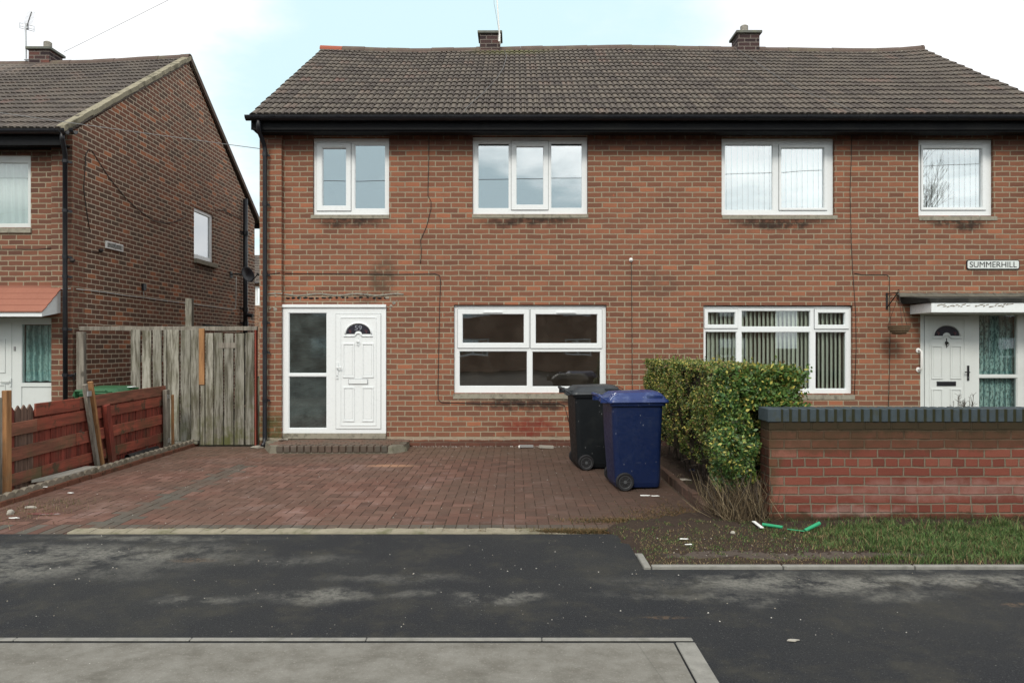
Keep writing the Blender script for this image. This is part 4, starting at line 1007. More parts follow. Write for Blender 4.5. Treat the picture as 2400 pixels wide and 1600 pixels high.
b = MB(); b.box(LX0, GX-.03, 10.885, 10.9, 4.55, 4.76); b.box(LX0, GX-.03, 10.9, D-.062, 4.58, 4.6); b.box(LX0, GX-.34, D-.06, D-.002, 4.56, 4.58); b.build('fascia', M['fascia'], L)
b = MB(); b.tube([(GX+.05, 19.28, 4.72), (GX-.6, 19.28, 4.72)], .06, 8); b.build('gutter', M['blackpvc'], L)
yp = 11.05; Xp = fx(152.5, yp)
b = MB(); b.tube([(fx(147, 10.85), 10.83, 4.72), (fx(147, 10.85), 10.84, 4.62), (Xp, yp, 4.45), (Xp, yp, 2.5), (fx(153.5, yp), yp, .05)], .034, 12); dp = b.build('downpipe', M['blackpvc'], L, smooth=True)
for z in (3.6, 4.35, 2.9, 2.6, 1.8, 1.1):
    k = MB(); k.tube([(Xp, yp, z-.025), (Xp, yp, z+.025)], .041, 12); k.bar((Xp, yp, z), (Xp+.08, yp+.05, z-.01), .02, .03); k.build('pipe_clip', M['blackpvc'], dp)
window(L, 'window', *lw, D+.03, fixed=[(lw[0]+.06, fx(63), fz(524), fz(380))], mat='upvc_old', glass='glass', sill=(lw[0], fx(74), fz(546), fz(534)))
curtain(lw[0]+.02, lw[1]-.02, lw[2]+.02, lw[3]-.02, D+.16, 'curtain', 'pale net curtain behind the upstairs window at the left edge', .012, .12)
window(L, 'window', *sw, GX-.03, fixed=[(sw[0]+.07, sw[1]-.10, sw[2]+.10, sw[3]-.07)], glass='glass_up', axis='x', sgn=-1, sill=(sw[0]-.0, sw[1]+.12, sw[2]-.09, sw[2]), label='small window in the side gable')
curtain_side = MB(); curtain_side.box(GX-.16, GX-.15, sw[0]+.03, sw[1]-.03, sw[2]+.02, sw[3]-.02); tag(curtain_side.build('curtain', M['curtain']), 'plain pale curtain behind the small side gable window', 'curtain', 'curtains')
# porch frontage
f = MB(); gl = (fx(51), fx(124), fz(897), fz(760)); dl = (fx(-70), fx(28), .18, fz(757)); y = D+.0
f.plate((ld[0], ld[1], .1, ld[3]), [gl, dl, (fx(50), fx(124), .22, fz(906))], y, y+.07); fo = f.build('door_frame', M['upvc_old'], L, bevel=.004)
b = MB(); b.box(gl[0], gl[1], y+.026, y+.03, gl[2], gl[3]); b.build('pane', M['glass'], fo)
b = MB(); b.box(fx(50), fx(124), y+.015, y+.04, .22, fz(906)); b.build('lower_panel', M['upvc_old'], fo)
b = MB(); b.plate(dl, [], y-.01, y+.05); d_ = b.build('door', M['upvc_old'], L, bevel=.005)
for r in ((fx(-20), fx(14), .3, .95), (fx(-20), fx(14), 1.13, 1.65)):
    q = MB(); q.plate(r, [(r[0]+.015, r[1]-.015, r[2]+.015, r[3]-.015)], y-.022, y-.008); q.build('moulding', M['upvc_old'], d_, bevel=.005)
b = MB(); b.tube([(fx(27), y-.05, fz(893)), (fx(3), y-.05, fz(893))], .009, 8); b.box(fx(24.5), fx(28), y-.025, y-.01, fz(905), fz(886)); b.build('handle', M['upvc_old'], d_)
b = MB(); b.box(fx(33), fx(37), y-.01, y, fz(822), fz(812)); b.build('doorbell', M['gcable'], fo)
curtain(gl[0]+.0, gl[1]-.0, gl[2]+.01, gl[3]-.01, D+.10, 'teal', 'plain teal curtain beside the left-hand front door', .02, .12, .18)
# terracotta canopy
cxr = -6.97; cyf = 10.70
b = MB(); b.poly([(LX0+2, D-.062, 2.05), (LX0+2, cyf, 1.975), (LX0+2, cyf, 2.035), (LX0+2, D-.062, 2.40)], (cxr-LX0-2, 0, 0)); cn = b.build('porch_canopy', M['upvc'], L, bevel=.004)
b = MB(); n_ = 4
for i in range(n_):
    y0, y1 = cyf-.02+(D-.062-cyf+.02)*i/n_, cyf-.02+(D-.062-cyf+.02)*(i+1)/n_; z0, z1 = 2.045+.385*i/n_, 2.045+.385*(i+1)/n_
    b.loft([[(LX0+2, y0-.004, z0-.004), (LX0+2, y0-.004, z0+.014), (LX0+2, y1, z1+.003), (LX0+2, y1, z1-.012)], [(cxr+.02, y0-.004, z0-.004), (cxr+.02, y0-.004, z0+.014), (cxr+.02, y1, z1+.003), (cxr+.02, y1, z1-.012)]])
b.build('canopy_roof', M['canopytile'], cn)
b = MB(); b.box(LX0+2, fx(126)-.003, D-.02, D-.001, 2.40, 2.47); b.build('flashing', M['canopytile'], cn)
chimney(lr, fx(68.5, 15), fx(117, 15), 14.98, 15.42, 7.2, 7.71, (fx(107, 15.05), .075))
# gable details
gc = lambda pts, off=.01: [gab(px, py, off) for px, py in pts]
z5 = lambda x, y: (x/3.41, 540+y/3.41)
cable(L, [Vector((fx(-20), D-.012, fz(682))), Vector((fx(80), D-.012, fz(681))), Vector((fx(124), D-.012, fz(678)))], .007, 'wcable')
cable(L, [Vector((fx(127), D-.068, fz(678))), Vector((fx(172), D-.068, fz(677)))], .007, 'wcable')
cable(L, gc([z5(*q) for q in ((605, 468), (700, 478), (850, 497), (1000, 520), (1145, 537), (1300, 560), (1480, 582), (1700, 610), (1840, 630), (1872, 632), (1880, 620), (1883, 500), (1884, 370))], .012), .007, 'wcable')
cable(L, gc([z5(*q) for q in ((1148, 537), (1142, 505), (1139, 475))], .015), .006, 'wcable')
b = MB(); p = gab(*z5(1138, 452), .03); b.box(p.x-.02, p.x+.02, p.y-.05, p.y+.05, p.z-.06, p.z+.06); b.build('junction_box', M['black'], L)
cable(L, [Vector((fx(z5(x, 0)[0]), D-.01, fz(z5(0, y)[1]))) for x, y in ((0, 150), (120, 150), (300, 152), (424, 140))], .004)
cable(L, gc([z5(*q) for q in ((605, 135), (640, 150), (720, 168), (790, 178))]), .004)
z1 = lambda x, y: (x/2.903, y/2.903)
cable(L, gc([z1(*q) for q in ((605, 1560), (580, 1400), (565, 1280), (575, 1150), (580, 1050), (600, 1017), (625, 1030), (680, 1120), (740, 1210), (850, 1345), (940, 1430), (1040, 1500), (1130, 1520), (1200, 1505), (1260, 1475))]), .006)
cable(L, gc([z1(*q) for q in ((1460, 1430), (1520, 1430), (1580, 1465), (1640, 1490))]), .006)
# soil pipe
sx_ = GX+.09; yp = 18.05
b = MB(); b.tube([(sx_, yp, .1), (sx_, yp, 5.2)], .055, 14); sp = b.build('soil_pipe', M['blackpvc'], L, smooth=True)
for z in (4.35, 2.45, 2.1): k = MB(); k.tube([(sx_, yp, z-.05), (sx_, yp, z+.05)], .07, 14); k.bar((sx_, yp, z), (GX, yp-.12, z+.03), .03, .03); k.build('pipe_collar', M['blackpvc'], sp)
b = MB(); b.tube([(sx_, yp, 2.33), (sx_+.18, yp, 2.30)], .05, 12); b.build('pipe_branch', M['blackpvc'], sp)
b = MB(); b.box(GX, GX+.06, 15.8, 16.9, 1.98, 2.02); b.build('ledge', M['felt'], L)
# vent
V = thing('wall_vent', gab(265, 574), 'small white louvred vent grille on the left side gable', 'vent')
y0, y1 = gab(246, 570).y, gab(285, 570).y
b = MB(); b.plate((y0, y1, 3.165, 3.285), [(y0+.02, y1-.02, 3.185, 3.265)], GX+.03, GX+.001, 'x'); b.build('frame', M['white'], V)
b = MB()
for i in range(4): b.bar((GX+.02, y0+.02, 3.197+i*.02), (GX+.02, y1-.02, 3.197+i*.02), .03, .004)
b.build('louvres', M['white'], V)
b = MB(); b.box(GX+.002, GX+.006, y0+.02, y1-.02, 3.185, 3.265); b.box(GX+.03, GX+.034, (y0+y1)/2-.02, (y0+y1)/2+.015, 3.19, 3.27); b.build('backing', M['black'], V)
for px, py in (z5(795, 160), z5(565, 240)):
    p = gab(px, py, .03); b = MB(); b.lathe((p.x, p.y, p.z), [(.03, -.03), (.035, .0), (.02, .03)], 10, 'x'); b.build('cable_fitting', M['cable'], L)
p = gab(*z5(568, 1150), .04); b = MB(); b.lathe((p.x, p.y, p.z), [(.012, -.04), (.012, .02), (.035, .025), (.035, .035)], 10, 'x'); b.tube([(p.x-.01, p.y, p.z), (p.x-.0, p.y+.02, p.z-.09)], .012, 8); b.build('garden_tap', M['iron'], L)
# satellite dish
T = thing('satellite_dish', (GX, 17.3, 3.2), 'dark satellite dish on a bracket beside the black soil pipe', 'satellite dish')
ct = W(581.5, 643, 17.4); nd = Vector((.80, -.50, .32)).normalized()
u = nd.cross(Vector((0,0,1))).normalized(); v = u.cross(nd)
rings = []
for r, dd in ((.006, -.06), (.08, -.052), (.15, -.03), (.20, 0)): rings.append([ct+u*cos(a)*r*.9+v*sin(a)*r+nd*dd for a in np.linspace(0, 2*pi, 25)[:-1]])
for r, dd in ((.195, .002), (.14, -.025), (.02, -.05)): rings.append([ct+u*cos(a)*r*.9+v*sin(a)*r+nd*dd for a in np.linspace(0, 2*pi, 25)[:-1]])
b = MB(); b.loft(rings); b.build('dish', M['blackpvc'], T, smooth=True)
ar = ct+nd*.33-v*.13
b = MB(); b.tube([ct-v*.19, ct-v*.19+nd*.1, ar], .012, 8); b.build('arm', M['iron'], T)
b = MB(); b.lathe(tuple(ar), [(.02, -.04), (.03, 0), (.03, .04)], 10, 'y'); b.build('receiver', M['iron'], T)
b = MB(); wp = Vector((GX, 17.35, ct.z-.01)); b.tube([wp+Vector((.0,0,0)), wp+Vector((.15,0,.02)), ct-nd*.05], .016, 8); b.box(GX, GX+.02, 17.28, 17.42, ct.z-.08, ct.z+.06); b.build('bracket', M['iron'], T)
cable(T, [ct-nd*.05-v*.05, ct-v*.22-nd*.05, ct-v*.25+nd*.05, ar-v*.09, ar-v*.02], .007, 'wcable')
# yagi aerial on the left chimney
A = thing('tv_aerial', W(61, 138, 15.0), 'grey comb-shaped television aerial on a pole at the left-hand chimney', 'aerial')
b = MB(); b.tube([W(61.5, 140, 15.0), W(61, 100, 15.0), W(60, 66, 15.0)], .016, 8); b.box(fx(57, 15), fx(70, 15), 14.98, 15.04, fz(141, 15), fz(139.5, 15)); b.build('pole', M['alu'], A)
bs, be = W(63, 62, 15.0), W(74, 28, 14.4)
b = MB(); b.tube([bs, be], .010, 6)
ud = Vector((1, .25, -.12)).normalized()
for i in range(11):
    p = bs.lerp(be, .12+.088*i); l_ = .085-.002*i; b.tube([p-ud*l_, p+ud*l_], .004, 4)
b.build('boom', M['alu'], A)
b = MB(); c0 = W(63, 63, 15.02); ud = Vector((1, .1, -.22)).normalized()
for dz in (-.06, -.02, .045): b.tube([c0-ud*.145+Vector((0,0,dz)), c0+ud*.145+Vector((0,0,dz))], .006, 5)
for s in (-1, 1): b.tube([c0+ud*.145*s+Vector((0,0,-.06)), c0+ud*.145*s+Vector((0,0,.045))], .006, 5)
b.box(c0.x-.02, c0.x+.03, c0.y-.03, c0.y+.02, c0.z-.05, c0.z+.06); b.build('reflector', M['alu'], A)

# ------------------------------------------------------------------ far house seen through the gap
FH = thing('distant_house', (-13.4, 38, 0), 'distant brick house glimpsed between the two buildings', 'house')
b = MB(); b.plate((-15.5, -11.0, 0, 4.9), [(-13.62, -13.05, 3.7, 4.7)], 38, 38.25); b.build('wall', M['fardull'], FH)
b = MB(); rows = 16; uvs = []
for i in range(rows):
    y0, y1 = 37.7+4.2*i/rows, 37.7+4.2*(i+1)/rows; z0, z1 = 4.88+1.95*i/rows, 4.88+1.95*(i+1)/rows
    b.face([(-15.8, y0, z0), (-10.8, y0, z0), (-10.8, y0-.01, z0+.04), (-15.8, y0-.01, z0+.04)]); b.face([(-15.8, y0-.01, z0+.04), (-10.8, y0-.01, z0+.04), (-10.8, y1, z1), (-15.8, y1, z1)])
b.build('roof', M['tile2'], FH)
window(FH, 'window', -13.62, -13.05, 3.7, 4.7, 38.05, fixed=[(-13.5, -13.15, 3.8, 4.6)], glass='glass')
p = W(598, 724, 38)
# ------------------------------------------------------------------ timber gate and side fence
Gt = thing('side_gate', (-4.95, 11.15, 0), 'tall weathered grey timber gate and board screen between the two houses', 'gate')
z5x = lambda x: fx(x/3.41)
zt = fz(540+795/3.41)
def boards(parent, name, lst, y, z0, z1, mat='gatewood'):
    b = MB()
    for (a, e) in lst:
        x0, x1 = z5x(a)+.004, z5x(e)-.004; dz = random.uniform(-.012, .004); sk = random.uniform(-.006, .006); t = random.uniform(.68, 1.15); yy = y+random.uniform(-.004, .004)
        i = len(b.v); b.v += [(x0, yy, z0), (x1, yy, z0), (x1+sk, yy, z1+dz), (x0+sk, yy, z1+dz), (x0, yy+.02, z0), (x1, yy+.02, z0), (x1+sk, yy+.02, z1+dz), (x0+sk, yy+.02, z1+dz)]
        for q in ((0,1,2,3),(5,4,7,6),(4,0,3,7),(1,5,6,2),(3,2,6,7),(4,5,1,0)): b.f.append(tuple(i+k for k in q)); b.mi.append(0); b.t.append(t)
    return b.build(name, M[mat], parent, bevel=.003)
boards(Gt, 'board_screen', [(1062, 1140), (1152, 1226), (1238, 1310), (1320, 1349), (1352, 1450), (1456, 1535), (1540, 1612)], 11.13, .09, zt)
boards(Gt, 'gate', [(1658, 1722), (1723, 1801), (1806, 1882), (1888, 1966), (1973, 2046)], 11.12, .03, fz(540+818/3.41))
b = MB(); b.box(z5x(640), z5x(2062), 11.17, 11.21, zt-.01, zt+.055); b.build('top_rail', M['redrail'] if 'redrail' in M else M['greypost'], Gt, bevel=.004)
b = MB(); b.box(z5x(1062), z5x(1650), 11.16, 11.2, .55, .64); b.box(z5x(1062), z5x(1650), 11.16, 11.2, 1.3, 1.4); b.box(z5x(1660), z5x(2050), 11.15, 11.19, .3, .4); b.box(z5x(1660), z5x(2050), 11.15, 11.19, 1.1, 1.13); b.box(z5x(1660), z5x(2050), 11.15, 11.19, 1.45, 1.55); b.build('back_rail', M['greypost'], Gt)
b = MB(); b.box(z5x(1614), z5x(1656), 11.085, 11.118, fz(540+1230/3.41), zt+.02); tag(b.build('post', M['newwood'], Gt, bevel=.003), 'orange unweathered upright strip')
b = MB(); b.box(z5x(1624), z5x(1655), 11.10, 11.15, .03, fz(540+1232/3.41)); b.build('post', M['gatewood'], Gt, bevel=.003)
b = MB(); b.box(z5x(640), z5x(698), 11.10, 11.18, 0, zt-.03); b.build('post', M['greypost'], Gt, bevel=.004)
b = MB(); b.box(z5x(2048), z5x(2060), 11.13, 11.2, .02, zt); b.build('post', M['redpicket'], Gt)
b = MB(); b.box(z5x(1340), z5x(1600), 11.10, 11.13, .045, .085); b.build('gravel_board', M['gatewood'], Gt)
b = MB(); b.box(z5x(1765), z5x(1905), 11.113, 11.118, fz(540+940/3.41), fz(540+897/3.41)); b.build('cover_patch', M['mossw'] if 'mossw' in M else M['patchw'] if 'patchw' in M else M['greypost'], Gt)
b = MB(); b.box(fx(434, 12.3), fx(449, 12.3), 12.3, 12.39, 0, fz(699, 12.3)); tag(b.build('fence_post', M['gatewood'], bevel=.004), 'lone grey timber post rising above the screen behind it', 'post')

# ------------------------------------------------------------------ red fence along the boundary
FR = thing('red_fence', (-5.15, 9.0, 0), 'low faded red timber boundary fence with horizontal boards beside the drive', 'fence')
def zy(px): return 5.15*F/(VX-px)     # depth along the fence for a pixel column
b = MB(); y = 6.3; k = 0
while y < 10.78:
    t = random.uniform(.7, 1.15); w_ = .088; f_ = (y-6.3)/4.5; top = .84+.07*f_ if y > 7.75 else .915; x = -5.195+random.uniform(-.004, .004)
    mi = 1 if (y < 7.8 and random.random() < .8) else 0
    pts = [(x, y, .02), (x, y+w_, .02), (x, y+w_, top-.05), (x, y+w_/2, top), (x, y, top-.05)]
    i = len(b.f); b.poly(pts, (-.016, 0, 0), mi); 
    for j in range(i, len(b.f)): b.t[j] = t
    y += .096
b.build('pickets', [M['redpicket'], M['palepicket']], FR)
RB = [(.155, .075, .035), (.415, .10, .04), (.675, .075, .045), (.83, .085, .05)]
def rail(y0, y1, z0a, z0b, h, x=-5.175, mat='redwood', t=1.0):
    b = MB(); i = len(b.v)
    b.v += [(x, y0, z0a), (x, y1, z0b), (x, y1, z0b+h), (x, y0, z0a+h), (x-.02, y0, z0a), (x-.02, y1, z0b), (x-.02, y1, z0b+h), (x-.02, y0, z0a+h)]
    for q in ((0,1,2,3),(5,4,7,6),(4,0,3,7),(1,5,6,2),(3,2,6,7),(4,5,1,0)): b.f.append(q); b.mi.append(0); b.t.append(t)
    return b.build('board', M[mat], FR, bevel=.003)
zL = lambda base, y: base+.016*(y-7.3)
for (base, h, splits) in ((.095, .125, (6.3, 7.93, 10.75)), (.345, .14, (6.3, 8.55, 10.75)), (.61, .135, (6.3, 7.85, 10.75)), (.765, .14, (7.82, 8.62, 10.75))):
    for a, e in zip(splits, splits[1:]):
        rail(a+.004, e-.004, zL(base, a)+random.uniform(-.006, .006), zL(base, e)+random.uniform(-.006, .006), h, -5.165+random.uniform(-.004, .004), 'brownboard' if (a < 7.8 or (base == .345 and a < 8) or (base > .7 and a > 8)) else 'redwood', random.uniform(.85, 1.1))
def post(y0, z1, w_, mat, lean=0.0, x=-5.12, d=.05, nm='post'):
    b = MB(); b.bar((x, y0, -.03), (x, y0+lean, z1), w_, d, up=(1, 0, 0)); return b.build(nm, M[mat], FR, bevel=.004)
post(7.30, 1.09, .08, 'newwood', 0, -5.11, .05); post(7.27, 1.02, .03, 'greypost', 0, -5.15)
post(8.93, 1.08, .055, 'greypost', -.29, -5.12, .045); tag(post(9.0, 1.11, .035, 'newwood', -.27, -5.105, .055), 'orange strip nailed to the leaning post')
post(9.27, .80, .095, 'redpicket', -.17, -5.125, .06)
post(10.66, .90, .10, 'greypost', -.02, -5.11, .06); b = MB(); b.bar((-5.07, 10.76, .02), (-5.07, 10.75, .82), .03, .03, up=(1, 0, 0)); b.build('batten', M['palestrip'] if 'palestrip' in M else M['newwood'], FR)
for (y, z) in ((8.67, .97), (10.64, .80), (10.66, .16), (8.93, .04)): b = MB(); b.box(-5.09, -5.075, y-.035, y+.035, z-.03, z+.03); b.build('bracket', M['alu'], FR)

# scalloped edging between the drive and the gravel strip
E = thing('garden_edging', (-4.93, 9.0, 0), 'low scalloped concrete edging on a brick course along the left side of the drive', 'edging')
b = MB(); y = 6.9
while y < 11.1:
    pr = [(y+.003, .04), (y+.127, .04)]+[(y+.065+cos(a)*.062, .075+sin(a)*.035) for a in np.linspace(0, pi, 8)]
    x = -4.985+.012*sin(y*3); b.poly([(x, p[0], p[1]) for p in pr], (.055, 0, 0)); y += .13
b.build('scallops', M['scal'], E, bevel=.006)
b = MB(); y = 6.9
while y < 11.05: b.box(-4.96+.01*sin(y*3), -4.905+.01*sin(y*3), y+.004, y+.21, -.01, .052+random.uniform(-.006, .004), 0, random.random()*.8+.3); y += .218
b.build('brick_course', M['obrick'], E, bevel=.005)
slab('gravel_bed', [(-5.22, -4.985, 6.2, 11.12)], -.05, .045, M['soil'])
slab('neighbour_garden', [(-12, -5.22, 6.0, 11.13)], -.05, .0, M['earth'])
# brick edging on the right side of the drive
E2 = MB(); y = 6.62
while y < 10.9:
    h = random.uniform(.085, .11); E2.box(1.725+random.uniform(-.008, .008), 1.79, y+.004, y+.208, -.03, h, 0, .35+random.random()*.6); y += .215
tag(E2.build('brick_edging', M['paver'], bevel=.006), 'dirty red brick edging between the drive and the hedge', 'edging')

# ------------------------------------------------------------------ front garden wall
FWL = thing('front_wall', (5.0, 6.3, 0), 'low red brick garden wall with a slate blue brick coping at the right', 'wall')
b = MB(); b.plate((2.17, 11.0, -.05, .885), [], 6.2, 6.42); b.build('brickwork', M['frontwall'], FWL)
b = MB(); j = MB(); x = 2.155; b.box(x, x+.115, 6.188, 6.435, .886, 1.0); x += .125
while x < 10.9:
    b.box(x+.006, x+.060, 6.190+random.uniform(-.002, .002), 6.433, .886, 1.0+random.uniform(-.002, .001)); x += .0765
b.build('coping', M['blue_brick'], FWL, bevel=.006)
j.box(2.16, 11.0, 6.196, 6.428, .887, .994); j.build('coping_joints', M['moss_joint'], FWL)

# ------------------------------------------------------------------ wheelie bins
def rrect(x0, x1, y0, y1, z, r, n=4):
    pts = []
    for cx, cy, a0 in ((x1-r, y1-r, 0), (x0+r, y1-r, pi/2), (x0+r, y0+r, pi), (x1-r, y0+r, 3*pi/2)):
        for i in range(n+1): a = a0+pi/2*i/n; pts.append((cx+r*cos(a), cy+r*sin(a), z))
    return pts
def wheelie_bin(name, loc, rz, mb, ml, label, tilt=0.0):
    o = thing(name, loc, label, 'wheelie bin', 'wheelie bins'); saved = o.location.copy(); o.location = (0, 0, 0)
    b = MB()      # x: handle side (-) to front (+); y: width, near face at y=0
    b.loft([rrect(.02, .49, .05, .50, .02, .05), rrect(.0, .495, .04, .51, .07, .05), rrect(-.03, .50, .02, .53, .5, .05), rrect(-.045, .515, .005, .545, .90, .05)])
    b.loft([rrect(-.065, .54, -.015, .565, .895, .05), rrect(-.07, .545, -.02, .57, .935, .05)])
    bd = b.build('body', M[mb], o, bevel=.004)
    b = MB(); b.loft([rrect(-.085, .57, -.03, .58, .928, .05), rrect(-.09, .575, -.035, .585, .94, .055), rrect(-.08, .565, -.025, .575, .968, .06)])
    top = [rrect(-.08, .56, -.02, .57, .966, .07), rrect(-.03, .52, .03, .52, 1.0, .08), rrect(.0, .49, .06, .49, 1.022, .08)]
    top2 = []
    for k, rg in enumerate(top):
        top2.append([(x, y, z+(.0 if k == 0 else (.022 if x > .3 else (.012 if x < .08 else -.004)))) for x, y, z in rg])
    b.loft(top2); b.box(.33, .50, -.012, .04, .985, 1.018)
    ld = b.build('lid', M[ml], o, bevel=.006)
    b = MB(); b.tube([(-.06, .06, .93), (-.13, .06, .975), (-.165, .08, 1.005), (-.165, .47, 1.005), (-.13, .49, .975), (-.06, .49, .93)], .016, 8); b.box(-.16, -.06, .05, .07, .93, .99); b.box(-.16, -.06, .48, .50, .93, .99); b.box(-.10, -.06, .1, .45, .92, .965)
    b.build('handle', M[ml], o, smooth=False)
    b = MB(); b.tube([(.085, -.03, .095), (.085, .58, .095)], .012, 8); b.build('axle', M['iron'], o)
    for y0, y1 in ((-.045, .005), (.545, .595)):
        b = MB(); b.lathe((.085, (y0+y1)/2, .097), [(.07, -.02), (.088, -.025), (.097, -.014), (.097, .014), (.088, .025), (.07, .02)], 24, 'y'); wl = b.build('wheel', M['rubber'], o, smooth=False)
        b = MB(); yo = y0+.004 if y0 < .2 else y1-.004
        b.lathe((.085, (y0+y1)/2, .097), [(.058, -.018), (.066, -.022), (.07, -.015), (.07, .015), (.066, .022), (.058, .018), (.05, 0)], 24, 'y')
        for k in range(8): a = 2*pi*k/8; b.bar((.085+cos(a)*.014, (y0+y1)/2-.014, .097+sin(a)*.014), (.085+cos(a)*.06, (y0+y1)/2-.014, .097+sin(a)*.06), .006, .012, up=(0, 1, 0))
        b.lathe((.085, (y0+y1)/2, .097), [(.018, -.024), (.018, .024)], 12, 'y'); b.build('hub', M['hub'], wl)
    b = MB(); b.box(.30, .47, .10, .45, 0.0, .03); b.build('foot', M[mb], o)
    o.location = saved; o.rotation_euler = (0, tilt, rz); return o
wheelie_bin('wheelie_bin', (fx(1445, 7.72), 7.72, 0), R(5), 'binblue', 'binlidblue', 'navy blue wheelie bin with a scuffed lid, standing nearest the camera')
wheelie_bin('wheelie_bin', (fx(1357, 9.0), 9.0, 0), R(7), 'binblack', 'binlidblack', 'black wheelie bin behind the blue one, below the large window')
wheelie_bin('wheelie_bin', (-5.24, 9.6, -.05), R(90), 'bingreen', 'bingreen', 'green lidded wheelie bin mostly hidden behind the red fence')
b = MB(); b.tube([(1.05, 9.08, 1.0), (1.15, 9.1, 1.035), (1.3, 9.14, 1.03), (1.37, 9.15, .99), (1.33, 9.16, .985)], .004, 5); tag(b.build('cable_loop', M['cable'], smooth=True), 'loose loop of black cable lying on the black bin lid', 'cable')
p0 = W(300, 912, 9.7); b = MB(); b.box(-5.34, -5.22, 9.9, 10.02, .975, .985); tag(b.build('plastic_bag', M['palecloth'] if 'palecloth' in M else M['curtain'], bevel=.005), 'pale crumpled plastic on the green bin lid', 'bag')

# ------------------------------------------------------------------ street name, basket, grab rail
sg = thing('street_sign', (fx(2325.6), D, fz(632)), 'white street nameplate reading SUMMERHILL on the brick wall', 'sign')
x0, x1, za, zb = fx(2264), fx(2387.5), fz(631.5), fz(609.3)
def rplate(x0, x1, z0, z1, r, ya, yb): 
    return [[(p[0], yy, p[1]) for p in [(a[0], a[1]) for a in rrect(x0, x1, z0, z1, 0, r)]] for yy in (ya, yb)]
b = MB(); b.loft(rplate(x0, x1, za, zb, .03, D-.003, D-.02)); b.build('border', M['black'], sg)
b = MB(); b.loft(rplate(x0+.012, x1-.012, za+.012, zb-.012, .024, D-.0195, D-.0225)); b.build('plate', M['signwhite'], sg)
text_mesh('lettering', 'SUMMERHILL', .128, ((x0+x1)/2, D-.024, (za+zb)/2), M['black'], sg, .001, 1.0, 0.0, .725, .088)

hb = thing('wall_bracket', (fx(2078), D, fz(705)), 'black iron hanging bracket on the wall left of the right-hand porch', 'bracket')
bx = fx(2078); b = MB(); b.box(bx-.014, bx+.014, D-.012, D-.001, fz(725), fz(686)); zt_ = fz(689); 
b.bar((bx, D-.01, zt_), (bx, D-.36, zt_+.0), .012, .012); b.bar((bx, D-.012, fz(721)), (bx, D-.33, zt_), .012, .012)
b.tube([(bx, D-.35+sin(a)*.02, zt_+.02+cos(a)*.02) for a in np.linspace(pi, -pi*.6, 12)], .005, 6); b.tube([(bx, D-.13+sin(a)*.03, zt_-.05+cos(a)*.03) for a in np.linspace(0, 2*pi, 14)[:-1]], .004, 5, closed=True)
b.build('bracket_frame', M['iron'], hb)
bk = thing('hanging_basket', (bx, D-.36, 1.65), 'small brown empty wicker basket hanging from the wall bracket', 'hanging basket')
rb = .155; cz = fz(763.7, D-.36); cy_ = D-.36
b = MB(); prof = [(rb*.25, cz-.13), (rb*.6, cz-.115), (rb*.88, cz-.065), (rb, cz), (rb*.95, cz), (rb*.82, cz-.06), (rb*.5, cz-.10)]
b.lathe((bx, cy_, 0), prof, 24); b.build('basket', M['wicker'], bk)
b = MB()
for zz, rr in ((cz, rb+.004), (cz-.03, rb*.97), (cz-.06, rb*.9), (cz-.09, rb*.77), (cz-.115, rb*.62)): b.tube([(bx+cos(a)*rr, cy_+sin(a)*rr, zz) for a in np.linspace(0, 2*pi, 25)[:-1]], .006, 5, closed=True)
b.build('weave', M['wicker'], bk)
b = MB(); hk = (bx, cy_, zt_-.02)
for a in (0.3, 2.4, 4.5): b.tube([(bx+cos(a)*rb, cy_+sin(a)*rb, cz), hk], .003, 4)
b.tube([hk, (bx, cy_, zt_+.0)], .004, 5); b.build('chain', M['iron'], bk)

gr = thing('grab_rail', (fx(2152), D, fz(866)), 'white upright grab rail on the brickwork beside the right-hand door', 'grab rail')
gx = fx(2152); za, zb = fz(866), fz(821)
for z in (za, zb): b = MB(); b.lathe((gx, D-.006, z), [(.038, .004), (.038, -.004), (.015, -.01)], 18, 'y'); b.build('wall_plate', M['white'], gr)
b = MB(); b.tube([(gx, D-.01, zb), (gx, D-.06, zb), (gx+.01, D-.075, zb-.02), (gx+.01, D-.075, za+.02), (gx, D-.06, za), (gx, D-.01, za)], .016, 10); b.build('rail', M['white'], gr, smooth=True)

# ------------------------------------------------------------------ hedge, bush, grass
def leaves(n, pfun, size, cols, probs, up=.3, asp=.55):
    P = pfun(n); n = len(P)
    a = RNG.normal(size=(n, 3)); a[:, 2] += up; a /= np.linalg.norm(a, axis=1)[:, None]      # leaf normal
    t = RNG.normal(size=(n, 3)); t -= a*(t*a).sum(1)[:, None]; t /= np.linalg.norm(t, axis=1)[:, None]
    s = np.cross(a, t); L_ = (size*(.6+.7*RNG.random(n)))[:, None]; Wd = L_*asp
    V = np.stack([P-t*L_/2, P+s*Wd/2-t*L_*.05, P+t*L_/2, P-s*Wd/2-t*L_*.05], 1).reshape(-1, 3)
    Q = np.arange(4*n).reshape(n, 4)
    ci = RNG.choice(len(cols), n, p=probs); c = np.array(cols)[ci]*(.7+.6*RNG.random(n))[:, None]
    return V, Q, c
def noise3(P, s, o=0.0): return np.array([mn.noise(Vector((p[0]*s+o, p[1]*s, p[2]*s))) for p in P])
HG = thing('hedge', (2.2, 8.6, 0), 'clipped privet hedge flecked with yellow leaves beside the blue bin', 'hedge')
hx0, hx1, hy0, hy1, hz0, hz1 = 1.86, 2.62, 6.62, 10.5, .30, 1.36
